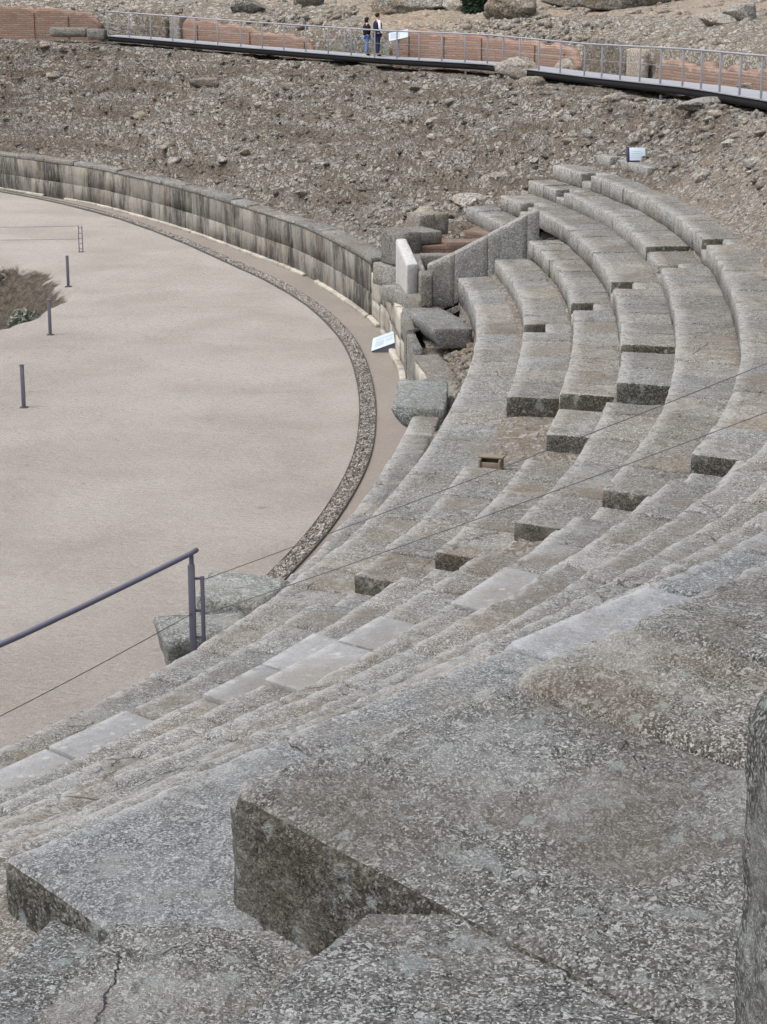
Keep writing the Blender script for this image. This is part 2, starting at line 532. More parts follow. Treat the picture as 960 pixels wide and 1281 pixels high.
def grid_faces(n, m, wrap=False):
    a = np.arange(n * m).reshape(n, m)
    if wrap:
        a = np.concatenate([a, a[:, :1]], 1)
    return np.stack([a[:-1, :-1], a[1:, :-1], a[1:, 1:], a[:-1, 1:]], -1).reshape(-1, 4)


_BG = {}


def boxgrid(nu, nv, nw):
    """surface lattice of a box with shared vertices: integer coords and quads"""
    key = (nu, nv, nw)
    if key in _BG:
        return _BG[key]
    idx = {}
    vs = []
    fs = []

    def vid(c):
        if c not in idx:
            idx[c] = len(vs)
            vs.append(c)
        return idx[c]
    for ax, (na, nb) in ((0, (nv, nw)), (1, (nw, nu)), (2, (nu, nv))):
        for side in (0, 1):
            s = (nu, nv, nw)[ax] * side
            for a in range(na):
                for b in range(nb):
                    q = []
                    for (x, y) in ((a, b), (a + 1, b), (a + 1, b + 1), (a, b + 1)):
                        c = [0, 0, 0]
                        c[ax] = s
                        c[(ax + 1) % 3] = x
                        c[(ax + 2) % 3] = y
                        q.append(vid(tuple(c)))
                    fs.append(q if side else q[::-1])
    r = (np.array(vs), np.array(fs, dtype=np.int32))
    _BG[key] = r
    return r


def axis_coords(L, r, res):
    r = min(r, L * 0.3)
    n = max(1, int(round((L - 2 * r) / res)))
    return np.concatenate([[0], np.linspace(r, L - r, n + 1), [L]])


def rounded_box(dims, r, res, res_w=None):
    """rounded, subdivided box in [0,L]^3; returns points, quads, edge-ness (0 face, 1 edge)"""
    r3 = r if isinstance(r, tuple) else (r, r, r)
    cs = [axis_coords(dims[0], r3[0], res), axis_coords(dims[1], r3[1], res), axis_coords(dims[2], r3[2], res_w or res)]
    ii, fs = boxgrid(*[len(c) - 1 for c in cs])
    p = np.stack([cs[a][ii[:, a]] for a in range(3)], 1)
    L = np.array(dims, float)
    rr = np.minimum(np.array(r3), L * 0.3)
    inner = np.clip(p, rr, L - rr)
    d = (p - inner) / rr
    ln = np.linalg.norm(d, axis=1, keepdims=True)
    edge = ((np.abs(d[:, 1:]) > 0.5).sum(1) >= 2).astype(float) if isinstance(r, tuple) else ((np.abs(d) > 0.5).sum(1) >= 2).astype(float)
    q = inner + np.where(ln > 0, d / np.maximum(ln, 1e-6), 0) * rr
    return q, fs, edge


def roughen(W, ctr, edge, amp, chip, seed):
    """push points in and out along the direction from the block's middle line"""
    n1 = fbm(W, 2.2, 3, 0.5, seed) * amp * 1.4
    n2 = fbm(W, 9.0, 3, 0.55, seed + 5) * amp
    d = W - ctr
    d = d / np.maximum(np.abs(d).max(1, keepdims=True), 1e-6)
    ln = np.maximum(np.linalg.norm(d, axis=1, keepdims=True), 1e-6)
    d = d / ln
    ch = np.maximum(0, fbm(W, 4.5, 3, 0.6, seed + 9) + 0.12) * chip * edge
    return W + d * (n1 + n2 - ch)[:, None]


CX, CY = -27.42, 39.17
NODE = np.arange(-66, 43, 6)
TAB = {
 'R0': [33.59,32.50,31.93,31.47,30.95,30.33,29.66,29.03,28.54,28.22,28.12,28.23,28.55,29.05,29.70,30.51,31.49,32.69,34.20],
 'R1': [34.66,33.49,32.90,32.44,31.90,31.26,30.59,29.97,29.48,29.19,29.13,29.29,29.66,30.20,30.90,31.74,32.74,33.97,35.50],
 'R2f': [35.83,34.58,33.97,33.52,33.00,32.39,31.73,31.10,30.58,30.26,30.17,30.31,30.66,31.18,31.87,32.70,33.71,34.96,36.52],
 'R2n': [35.71,34.46,33.86,33.40,32.89,32.28,31.62,30.99,30.47,30.14,30.03,30.15,30.48,30.99,31.67,32.50,33.51,34.75,36.32],
 'R3f': [36.98,35.64,35.02,34.57,34.06,33.45,32.79,32.15,31.63,31.29,31.18,31.29,31.62,32.13,32.79,33.62,34.64,35.91,37.51],
 'R3n': [36.75,35.41,34.79,34.33,33.85,33.28,32.65,32.03,31.53,31.19,31.08,31.20,31.54,32.06,32.74,33.58,34.60,35.87,37.47],
 'R4f': [38.06,36.62,35.98,35.52,35.02,34.41,33.75,33.11,32.58,32.19,32.02,32.10,32.41,32.92,33.60,34.44,35.49,36.78,38.41],
 'R4n': [37.67,36.22,35.58,35.13,34.68,34.14,33.54,32.95,32.46,32.13,32.01,32.14,32.48,33.01,33.70,34.54,35.58,36.87,38.50],
 'R5': [39.16,37.59,36.94,36.48,36.00,35.40,34.72,34.05,33.49,33.11,32.98,33.10,33.46,34.01,34.74,35.65,36.75,38.10,39.75],
 'R6': [40.11,38.39,37.72,37.26,36.84,36.32,35.69,35.05,34.49,34.11,33.97,34.08,34.43,34.97,35.70,36.59,37.70,39.06,40.74],
 'R7': [41.18,39.33,38.63,38.17,37.73,37.22,36.65,36.03,35.49,35.13,35.00,35.13,35.49,36.04,36.75,37.63,38.70,40.05,41.76],
 'R8': [41.97,40.17,39.45,38.99,38.56,38.06,37.44,36.80,36.25,35.88,35.76,35.89,36.25,36.81,37.52,38.40,39.49,40.85,42.59],
 'R9': [42.75,40.99,40.26,39.80,39.34,38.79,38.14,37.49,36.94,36.58,36.45,36.59,36.95,37.51,38.23,39.11,40.20,41.58,43.33],
 'R10': [43.18,41.55,40.80,40.47,40.12,39.60,38.95,38.30,37.74,37.37,37.25,37.38,37.75,38.31,39.03,39.93,41.03,42.41,44.19],
 'R11': [44.19,42.72,41.95,41.51,41.05,40.46,39.81,39.16,38.61,38.23,38.10,38.24,38.61,39.18,39.91,40.80,41.91,43.31,45.11],
}


def rho(key, ph):
    return crom(ph, NODE, TAB[key])


# far podium wall and drain, radius by angle
WALL_A = [15, 21.3, 28, 31.5, 38, 46, 55.4, 63.2, 68.6, 72.1, 77, 80.3, 86, 92]
WALL_R = [28.95, 29.75, 31.0, 31.7, 33.15, 35.45, 38.7, 42.6, 45.9, 48.4, 51.6, 54.1, 59.0, 65.0]
G1_A = [-60, -40, -30, -19.4, -13.8, -8, -2.6, 7, 16.4, 25, 33.5, 42.8, 53.1, 62.8, 72.6, 85]
G1_R = [30.6, 28.9, 27.9, 27.05, 26.85, 26.75, 26.78, 27.08, 27.86, 29.05, 30.6, 32.8, 36.05, 40.8, 47.3, 57.0]
GW_A = [-60, -20, 0, 10, 20, 30, 40, 50, 60, 75, 85]
GW_W = [0.34, 0.34, 0.36, 0.37, 0.38, 0.40, 0.42, 0.42, 0.42, 0.42, 0.42]


def wall_rho(ph):
    ph = np.asarray(ph, float)
    a = rho('R0', ph) - 0.06
    b = crom(ph, WALL_A, WALL_R)
    t = sstep(4, 15, ph)
    return a * (1 - t) + b * t


def g1(ph):
    return crom(ph, G1_A, G1_R)


def g2(ph):
    return g1(ph) + np.interp(ph, GW_A, GW_W)


def pol(ph, r, z):
    a = np.radians(ph)
    return np.stack([CX + r * np.cos(a), CY + r * np.sin(a), z + 0 * a], -1)


# walkway centre line (front edge of the deck): x, y, deck height
WALK = np.array([(-24.0, 97.5, 7.5), (-13.3, 95.3, 7.02), (-6.4, 90.0, 6.64), (-0.2, 84.0, 6.38), (4.0, 79.0, 6.33), (7.2, 71.0, 6.2), (9.3, 60.6, 6.34), (10.2, 52.0, 6.42), (10.6, 44.0, 6.45), (10.2, 34.0, 6.5)])
WPH = np.degrees(np.arctan2(WALK[:, 1] - CY, WALK[:, 0] - CX))
WRH = np.hypot(WALK[:, 0] - CX, WALK[:, 1] - CY)
_o = np.argsort(WPH)
WPH, WRH, WZ = WPH[_o], WRH[_o], WALK[_o, 2]


def walk_rho(ph):
    return np.interp(ph, WPH, WRH)


def walk_z(ph):
    return np.interp(ph, WPH, WZ)


# ------------------------------------------------------------------ ground, sand, drain, path
obj('ground', [(-900, -900, -4), (900, -900, -4), (900, 900, -4), (-900, 900, -4)], [(0, 1, 2, 3)], M['hill'])['kind'] = 'structure'


def pit_depth(x, y):
    P = np.stack([x, y, 0 * x], -1)
    w = 0.16 * fbm(P, 0.35, 4, 0.55, 3)
    d = np.sqrt(((x + 16.6) / 7.0) ** 2 + ((y - 59.5) / 9.2) ** 2) + w
    d2 = np.sqrt(((x + 13.0) / 3.4) ** 2 + ((y - 47.8) / 2.2) ** 2) + w
    return -2.2 * sstep(1.0, 0.62, d) - 0.8 * sstep(1.0, 0.5, d2)


def arena():
    nph, nr = 760, 200
    ph = np.linspace(-180, 180, nph)
    edge = np.where((ph > -66) & (ph < 92), wall_rho(np.clip(ph, -66, 92)) + 0.5, 0)
    edge = np.where(ph >= 92, np.interp(ph, [92, 130, 180], [65.5, 50, 34]), edge)
    edge = np.where(ph <= -66, np.interp(ph, [-180, -120, -66], [34, 36, 34]), edge)
    t = np.linspace(0, 1, nr)
    PH, T = np.meshgrid(ph, t)
    r = edge[None] * T
    W = pol(PH, r, 0.0)
    W[..., 2] = pit_depth(W[..., 0], W[..., 1]) + 0.02 * fbm(W, 0.5, 3, 0.5, 8) - 0.02
    near = sstep(1.15, 0.98, T)
    o = obj('arena_sand', W.reshape(-1, 3), grid_faces(nr, nph), M['sand'], smooth=True)
    o['kind'] = 'structure'


arena()


def ribbon(name, ph, ra, rb, z, mat, n=2, kind='structure', za=None):
    t = np.linspace(0, 1, n)
    PH, T = np.meshgrid(ph, t)
    W = pol(PH, ra[None] * (1 - T) + rb[None] * T, z)
    o = obj(name, W.reshape(-1, 3), grid_faces(n, len(ph)), mat, smooth=True)
    o['kind'] = kind
    return o


phs = np.linspace(-62, 88, 301)
ribbon('path', phs, g2(phs), wall_rho(phs) + 0.25, 0.012, M['path'])
ribbon('drain_bed', phs, g1(phs), g2(phs), 0.016, M['gravel'])
for (nm, f, lab) in (('metal_edging', g1, 'thin dark metal strip between arena sand and gravel drain'), ('metal_edging', g2, 'thin dark metal strip between gravel drain and perimeter path')):
    v = np.concatenate([pol(phs, f(phs) + dx, z)[:, None] for dx, z in ((-0.012, -0.03), (-0.012, 0.05), (0.012, 0.05), (0.012, -0.03))], 1)
    o = obj(nm, v.reshape(-1, 3), grid_faces(len(phs), 4), M['edging'])
    tag(o, lab, 'edging strip', 'drain edging')

# drain gravel: real pebbles
OCT_V = np.array([(1, 0, 0), (0, 1, 0), (-1, 0, 0), (0, -1, 0), (0, 0, 1), (0, 0, -1)], float)
OCT_F = np.array([(0, 1, 4), (1, 2, 4), (2, 3, 4), (3, 0, 4), (1, 0, 5), (2, 1, 5), (3, 2, 5), (0, 3, 5)])


def ico_base(sub):
    bm = bmesh.new()
    bmesh.ops.create_icosphere(bm, subdivisions=sub, radius=1)
    v = np.array([x.co[:] for x in bm.verts])
    f = np.array([[x.index for x in fc.verts] for fc in bm.faces])
    bm.free()
    return v, f


ICO_V, ICO_F = ico_base(1)


def scatter(name, ctr, size, mat, base=(OCT_V, OCT_F), flat=(0.5, 0.9), jitter=0.25, kind='stuff', label=None, cat=None):
    n = len(ctr)
    BV, BF = base
    V = np.repeat(BV[None], n, 0) * (1 + jitter * rng.uniform(-1, 1, (n, len(BV), 1)))
    sc = size[:, None] * np.stack([rng.uniform(0.8, 1.35, n), rng.uniform(0.65, 1.0, n), rng.uniform(flat[0], flat[1], n)], 1)
    V = V * sc[:, None]
    a = rng.uniform(0, 2 * np.pi, n)
    tl = rng.normal(0, 0.35, n)
    ca, sa, ct, st = np.cos(a), np.sin(a), np.cos(tl), np.sin(tl)
    x, y, z = V[..., 0], V[..., 1], V[..., 2]
    x, z = x * ct[:, None] + z * st[:, None], -x * st[:, None] + z * ct[:, None]
    x, y = x * ca[:, None] - y * sa[:, None], x * sa[:, None] + y * ca[:, None]
    W = np.stack([x, y, z], -1) + ctr[:, None]
    F = (BF[None] + (np.arange(n) * len(BV))[:, None, None]).reshape(-1, 3)
    o = obj(name, W.reshape(-1, 3), F, mat)
    tag(o, label, cat, None, kind)
    return o


n = 17000
pp = np.degrees(np.interp(rng.uniform(0, 1, n) ** 1.25, [0, 1], [R(-26), R(70)]))
ta = rng.uniform(0.04, 0.96, n)
rr = g1(pp) * (1 - ta) + g2(pp) * ta
scatter('drain_gravel', pol(pp, rr, 0.03) + np.stack([0 * rr, 0 * rr, rng.uniform(-0.01, 0.02, n)], 1), rng.uniform(0.015, 0.036, n) * (1 + sstep(10, 50, pp) * 0.8), M['gravel'], label='strip of mixed grey gravel filling the curved drain', cat='gravel')

# ------------------------------------------------------------------ rubble embankment (bank of the ruined seating)
ZROW = {0: 1.42, 1: 2.12, 2: 2.5, 3: 2.9, 4: 3.3, 5: 3.78, 6: 4.19, 7: 4.60, 8: 5.02, 9: 5.43, 10: 5.85, 11: 6.26}


def bank_base(ph, r):
    """smooth height of the embankment at angle / radius, before rubble relief"""
    wr = wall_rho(ph)
    wo = walk_rho(ph)
    zo = walk_z(ph) - 0.40
    t = np.clip((r - wr - 0.5) / (wo - wr - 0.9), 0, 1.0)
    left = 1.66 + (zo - 1.66) * (0.12 * t + 0.88 * (0.75 * t + 0.25 * sstep(0, 1, t)))
    # behind the surviving seats
    r6 = rho('R6', np.clip(ph, -66, 42)) + 0.78
    t2 = np.clip((r - r6) / np.maximum(wo - r6 - 0.9, 1.0), 0, 1)
    right = 4.13 + (zo - 4.13) * (0.55 * t2 + 0.45 * t2 ** 1.6)
    right = np.where(r < r6, 4.13 - (r6 - r) * 0.43 - 0.35 * sstep(0.3, 0.9, r6 - r), right)
    # pit of the entrance passage beside the parapet
    k = sstep(34, 29.5, ph)
    z = left * (1 - k) + right * k
    pas = sstep(18.6, 19.3, ph) * sstep(29.5, 27.5, ph) * sstep(33.6, 32.6, r)
    z = z * (1 - pas) + np.minimum(z, 1.75) * pas
    return z


def bank_relief(W, ph, r):
    wr, wo = wall_rho(ph), walk_rho(ph)
    z = W[..., 2]
    seat = sstep(31.5, 29.0, ph) * sstep(0.9, 0.5, r - rho('R6', np.clip(ph, -66, 42)))
    amp = (1 - seat) * sstep(0.0, 0.8, r - wr - 0.4) * (1 - 0.6 * sstep(-0.9, -0.2, r - wo))
    # remains of the seat rows: uneven ledges running round the arena
    q = z / 0.50 + 0.75 * fbm(W, 0.16, 2, 0.5, 21) + 0.35 * fbm(W, 0.7, 3, 0.5, 22)
    fr = q - np.floor(q)
    led = (sstep(0.66, 0.88, fr) - fr) * 0.50
    ledamp = (0.45 + 0.55 * sstep(-0.15, 0.35, fbm(W, 0.22, 2, 0.5, 33))) * sstep(26, 36, ph)
    rk = 0.16 * fbm(W, 0.7, 4, 0.55, 41) + 0.17 * np.maximum(0, ridged(W * np.array((1, 1, 1.6)), 1.6, 3, 55)) + 0.09 * ridged(W * np.array((1, 1, 1.8)), 4.0, 2, 77)
    rk = rk + 0.13 * np.maximum(0, fbm(W, 1.3, 3, 0.5, 91) - 0.08)
    flat = 0.45 + 0.55 * sstep(16, 26, ph)
    return amp * (led * ledamp * 1.7 + rk * flat * 0.9)


def bank_point(ph, r):
    W = pol(ph, r, 0.0)
    W[..., 2] = bank_base(ph, r)
    W[..., 2] += bank_relief(W, ph, r)
    return W


def slope_mesh(name, ph, inner, nt, mat):
    t = np.linspace(0, 1, nt)
    ro = walk_rho(ph) + 2.2
    PH, T = np.meshgrid(ph, t)
    r = inner[None] * (1 - T) + ro[None] * T
    W = bank_point(PH, r)
    o = obj(name, W.reshape(-1, 3), grid_faces(len(t), len(ph)), mat)
    o['kind'] = 'structure'


ph_ = np.concatenate([np.linspace(18, 84, 760), np.linspace(84.5, 92, 20)])
slope_mesh('embankment', ph_, wall_rho(ph_) + 0.32, 150, M['bank'])
ph_ = np.linspace(-23, 18, 360)
slope_mesh('earth_slope', ph_, rho('R6', ph_) - 0.1, 70, M['slope'])


def hillside():
    """earth and masonry remains above and behind the walkway"""
    ph = np.concatenate([np.linspace(-22, 8, 60), np.linspace(8.3, 84, 520), np.linspace(84.5, 100, 30)])
    tt = np.concatenate([np.linspace(2.15, 9, 62), np.linspace(9.4, 24, 40), np.linspace(26, 110, 26)])
    PH, T = np.meshgrid(ph, tt)
    r = walk_rho(PH) + T
    base = walk_z(PH)
    W = pol(PH, r, 0.0)
    rub = sstep(60, 52, PH) * sstep(20, 26, PH) * 0.0 + 1
    prof = np.interp(T, [2.15, 2.35, 3.2, 5.5, 8, 14, 24, 60, 110], [-0.55, 0.95, 1.25, 1.75, 1.95, 2.7, 4.2, 11.0, 16.0])
    low = 0.35 * sstep(44, 50, PH) * sstep(57, 52, PH) + 0.25 * sstep(62, 66, PH) * sstep(71, 67, PH)
    W[..., 2] = base + prof
    rk = 0.22 * fbm(W, 0.6, 4, 0.55, 141) + 0.16 * np.maximum(0, ridged(W, 1.6, 3, 155)) + 0.06 * ridged(W, 4.2, 2, 177)
    msk = (0.35 + 0.65 * sstep(8, 4, T)) * sstep(2.1, 2.6, T)
    W[..., 2] += rk * msk - low * sstep(6, 3, T)
    F = grid_faces(len(tt), len(ph))
    o = obj('hillside', W.reshape(-1, 3), F, M['hill_rubble'])
    o.data.materials.append(M['hill'])
    tc = T[:-1, :-1].ravel()
    pc = PH[:-1, :-1].ravel()
    wc = W[:-1, :-1].reshape(-1, 3)
    lim = 6.0 + 5.0 * sstep(50, 32, pc) + 3.0 * fbm(wc, 0.25, 3, 0.5, 66) - 3.0 * sstep(52, 56, pc) * sstep(64, 60, pc)
    o.data.polygons.foreach_set('material_index', (tc > lim).astype(np.int32))
    o['kind'] = 'structure'


hillside()

# loose rubble over the bank: too many to count
n = 4800
pp = rng.uniform(20, 82, n)
tt = rng.uniform(0.02, 0.98, n)
rr = (wall_rho(pp) + 0.7) * (1 - tt) + (walk_rho(pp) - 0.3) * tt
keep = (pp > 31.5) | (rr > rho('R6', np.clip(pp, -66, 42)) + 1.1)
pp, rr = pp[keep], rr[keep]
ctr = bank_point(pp, rr)
sz = 0.035 + 0.13 * rng.uniform(0, 1, len(pp)) ** 3.2
scatter('loose_rubble', ctr, sz, M['bank'], (ICO_V, ICO_F), (0.4, 0.75), 0.22, label='mass of small grey and brown rubble covering the ruined bank', cat='rubble')
n = 2600
pp = rng.uniform(-14, 24, n)
tt = rng.uniform(0, 1, n) ** 0.7
r6 = rho('R6', pp) + 1.0
rr = r6 * (1 - tt) + (walk_rho(pp) - 0.2) * tt
ctr = bank_point(pp, rr)
sz = 0.02 + 0.16 * rng.uniform(0, 1, n) ** 4 * (0.4 + 0.6 * tt)
scatter('loose_stones', ctr, sz, M['rock'], (ICO_V, ICO_F), (0.45, 0.8), 0.22, label='scatter of small stones on the earth slope above the far seats', cat='stones')
n = 3600
pp = rng.uniform(10, 82, n)
tt = 2.5 + 14 * rng.uniform(0, 1, n) ** 1.6
rr = walk_rho(pp) + tt
zz = walk_z(pp) + np.interp(tt, [2.15, 2.35, 3.2, 5.5, 8, 14, 24], [-0.55, 0.95, 1.25, 1.75, 1.95, 2.7, 4.2]) + 0.02
scatter('hill_stones', pol(pp, rr, 0) + np.stack([0 * zz, 0 * zz, zz], 1), 0.05 + 0.2 * rng.uniform(0, 1, n) ** 3, M['rock'], (ICO_V, ICO_F), (0.5, 0.9), 0.24, label='stones and mortar lumps strewn over the hillside behind the walkway', cat='stones')

# ------------------------------------------------------------------ rubble core under the seats
def seat_core():
    keys = ['R0', 'R1', 'R2n', 'R3n', 'R4n', 'R5', 'R6', 'R7', 'R8', 'R9', 'R10', 'R11']
    ph = np.concatenate([np.linspace(-70, -52, 40), np.linspace(-51.8, 18.7, 480)])
    rows = []
    for i, kx in enumerate(keys):
        a = rho(kx, ph)
        b = rho(keys[i + 1], ph) if i + 1 < len(keys) else a + 4
        zk = ZROW[i] - (0.34 if i else 0.12)
        for f in np.linspace(0.06, 0.94, 7):
            rows.append((a * (1 - f) + b * f, np.full(len(ph), zk + 0.05 * f)))
    r = np.array([x[0] for x in rows])
    z = np.array([x[1] for x in rows])
    PH = np.repeat(ph[None], len(rows), 0)
    W = pol(PH, r, 0)
    # the upper rows stop short of the far wedges
    up = sstep(-25, -21, PH)
    z = np.where((z > 4.25) & (PH > -27), np.minimum(z, 3.4), z)
    z = z - 0.5 * sstep(-48.5, -50, PH)
    z = z - 0.42 * sstep(-9, -5, PH) * (np.arange(len(rows)) < 7)[:, None]
    W[..., 2] = z + 0.06 * fbm(W, 2.0, 3, 0.5, 12) + 0.05 * ridged(W, 4.5, 2, 13)
    o = obj('seat_core', W.reshape(-1, 3), grid_faces(len(rows), len(ph)), M['core'])
    o['kind'] = 'structure'


seat_core()

n = 900
pp = rng.uniform(-8, 16.5, n)
rr = rho('R1', pp) - 0.03 - 0.62 * rng.uniform(0, 1, n)
zz = 0.98 + 0.10 * rng.uniform(0, 1, n) + 0.25 * sstep(0.5, 0.0, rho('R1', pp) - rr)
scatter('gutter_rubble', pol(pp, rr, 0) + np.stack([0 * zz, 0 * zz, zz], 1), 0.04 + 0.12 * rng.uniform(0, 1, n) ** 2, M['rock'], (ICO_V, ICO_F), (0.5, 0.9), 0.25, label='broken rubble in the gutter between podium blocks and lowest seat row', cat='rubble')

# ------------------------------------------------------------------ seat rows
def seat_mesh(key, z, p0, p1, depth, h, res, rad, amp, chip, seed, v0=0.0, tilt=0.0, gap=0.02, res_w=None, rend=0.03):
    pm = 0.5 * (p0 + p1)
    rm = float(rho(key, pm))
    L = R(p1 - p0) * rm - gap * 2
    q, fs, edge = rounded_box((L, depth, h), (min(rend, rad), rad, rad), res, res_w)
    ph = p0 + np.degrees((q[:, 0] + gap) / rm)
    r = rho(key, ph) + v0 + q[:, 1]
    W = pol(ph, r, 0)
    W[:, 2] = z - h + q[:, 2] + tilt * (q[:, 0] / L - 0.5)
    W[:, 2] += 0.03 * vnoise(W * np.array((1, 1, 0)), 0.35, 77)
    ctr = pol(np.clip(ph, p0 + 0.25 * (p1 - p0), p1 - 0.25 * (p1 - p0)), rho(key, ph) + v0 + depth * 0.5, z - h * 0.5)
    W = roughen(W, ctr, edge, amp, chip, seed)
    wear = np.exp(-(q[:, 1] / 0.10) ** 2) * np.clip((q[:, 2] - h + 0.12) / 0.1, 0, 1)
    return W, fs[:, ::-1], wear


BLK = [0]


def crust_shade_end(o, p0):
    """exposed block end in a darker granite: lichen, plus the shade of the recess painted in"""
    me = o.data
    me.materials.append(M['crust_shade'])
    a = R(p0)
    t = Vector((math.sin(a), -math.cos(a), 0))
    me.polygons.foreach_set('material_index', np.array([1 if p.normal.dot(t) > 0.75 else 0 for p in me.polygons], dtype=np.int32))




def seat_block(row, key, z, p0, p1, mat, depth=1.15, h=0.42, notch=False, res=None, rad=0.03, amp=0.010, chip=0.05, name='seat_block', label=None, tilt=0.0, crust_shade=False):
    BLK[0] += 1
    sd_ = BLK[0] * 7
    pm = 0.5 * (p0 + p1)
    c = pol(pm, rho(key, pm), z)
    dist = math.hypot(c[0], c[1])
    rs = res or min(0.26, max(0.05, dist * 0.0062))
    dz = random.uniform(-0.011, 0.011)
    dv = random.uniform(-0.012, 0.012)
    tl = random.uniform(-0.012, 0.012) + tilt
    if notch:
        W1, F1, w1 = seat_mesh(key, z - 0.21 + dz, p0, p1, notch, h - 0.15, rs, rad, amp, chip, sd_, dv)
        W2, F2, w2 = seat_mesh(key, z + dz, p0, p1, depth - notch, h, rs, rad, amp, chip, sd_ + 3, notch + 0.004)
        W = np.concatenate([W1, W2])
        wear = np.concatenate([w1, w2])
        F = np.concatenate([F1, F2 + len(W1)])
    else:
        W, F, wear = seat_mesh(key, z + dz, p0, p1, depth, h, rs, rad, amp, chip, sd_, dv, tl)
    o = obj(name, W, F, mat, row, smooth=False, wear=wear)
    if crust_shade:
        crust_shade_end(o, p0)
    if label:
        o['label'] = label
    me = o.data
    me.polygons.foreach_set('use_smooth', np.ones(len(me.polygons), dtype=bool))
    return o


def split(p0, p1, key, lo, hi):
    """random block lengths (metres) between two angles"""
    rm = float(rho(key, 0.5 * (p0 + p1)))
    tot = R(p1 - p0) * rm
    out = []
    left = tot
    while left > hi:
        s = random.uniform(lo, hi)
        if left - s < lo * 0.7:
            s = left / 2
        out.append(s)
        left -= s
    out.append(left)
    e = p0 + np.degrees(np.cumsum([0] + out) / rm)
    e[-1] = p1
    return list(zip(e[:-1], e[1:]))


A1 = (-0.75, 1.0)        # stairs cut in the far wedge
A2 = (-32.5, -30.8)      # stairs between far and near wedge


def run(row, key, z, p0, p1, mat, lo=0.8, hi=1.5, crust_shade=False, **kw):
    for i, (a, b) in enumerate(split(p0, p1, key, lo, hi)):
        seat_block(row, key, z, a, b, mat, crust_shade=crust_shade and i == 0, **kw)


def row_empty(label, key, ph, z, name='seat_row'):
    loc = pol(np.float64(ph), rho(key, ph), z - 0.42)
    e = empty(name, tuple(float(x) for x in loc))
    tag(e, label, 'seat row', 'curved stone seat rows')
    return e


GF, GN = M['granite_far'], M['granite']

# podium ledge
row = row_empty('low ledge of pale worn stones along the podium edge, below the seats', 'R0', -18, 1.42, 'podium_ledge')
row['category'] = 'ledge'
row['group'] = ''
del row['group']
run(row, 'R0', 1.42, -29.4, -6.2, GN, 0.5, 0.9, depth=0.55, h=0.34, name='ledge_stone', chip=0.06, rad=0.05)
run(row, 'R0', 1.40, -60, -33.5, GN, 0.7, 1.2, depth=0.6, h=0.34, name='ledge_stone', chip=0.05, rad=0.05)

# row 1
row = row_empty('lowest curved seat row, unbroken from the sloping parapet to the railing', 'R1', -5, 2.12)
run(row, 'R1', 2.12, -30, 18.9, GF, 0.9, 1.7, h=0.62)
run(row, 'R1', 2.12, -60, -30, GN, 0.9, 1.7, h=0.62, chip=0.05, rad=0.04, amp=0.012)
# row 2
row = row_empty('second seat row from the arena, broken by the earth gap with the wooden box', 'R2f', -5, 2.56)
run(row, 'R2f', 2.56, A1[1], 18.7, GF, 0.9, 1.6, crust_shade=True)
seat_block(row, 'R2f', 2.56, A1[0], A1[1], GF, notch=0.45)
run(row, 'R2f', 2.56, -12.9, A1[0], GF, 0.9, 1.6, crust_shade=True)
run(row, 'R2n', 2.45, A2[1] - 1.0, -21.5, GF, 0.8, 1.4, chip=0.05, crust_shade=True)
seat_block(row, 'R2n', 2.45, A2[0] - 1.3, A2[1] - 1.0, GN, notch=0.55)
run(row, 'R2n', 2.45, -40.6, A2[0] - 1.3, GN, 0.9, 1.5, chip=0.06, rad=0.045, amp=0.012)
for a, b in ((-42.6, -40.6), (-46, -42.6)):
    seat_block(row, 'R2n', 2.46, a, b, M['new_stone'], chip=0.0, amp=0.001, rad=0.012, label='smooth pale replacement slab')
run(row, 'R2n', 2.45, -60, -46, GN, 0.9, 1.5)
# row 3
row = row_empty('third seat row from the arena, with a sunken block beside its gap', 'R3f', -5, 3.03)
run(row, 'R3f', 3.03, A1[1] - 0.2, 18.4, GF, 0.9, 1.6, crust_shade=True)
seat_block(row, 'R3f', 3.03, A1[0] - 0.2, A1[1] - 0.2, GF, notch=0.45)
run(row, 'R3f', 3.03, -16.2, A1[0] - 0.2, GF, 0.9, 1.6, crust_shade=True)
seat_block(row, 'R3f', 2.86, -20.2, -16.9, GF, chip=0.07, rad=0.05, label='sunken broken block', crust_shade=True)
run(row, 'R3n', 2.80, A2[1] - 0.4, -22.4, GF, 0.8, 1.4, chip=0.05, crust_shade=True)
seat_block(row, 'R3n', 2.80, A2[0] - 0.6, A2[1] - 0.4, GN, notch=0.55)
run(row, 'R3n', 2.80, -36.9, A2[0] - 0.6, GN, 0.9, 1.5, chip=0.06, rad=0.045, amp=0.012)
for a, b in ((-38.7, -36.9), (-40.4, -38.7)):
    seat_block(row, 'R3n', 2.81, a, b, M['new_stone'], chip=0.0, amp=0.001, rad=0.012, label='smooth pale replacement slab')
run(row, 'R3n', 2.80, -60, -40.4, GN, 0.9, 1.5, chip=0.06, rad=0.045, amp=0.012)
run(row, 'R3f', 3.05, 24.2, 31.0, GF, 1.4, 2.2, depth=0.95)
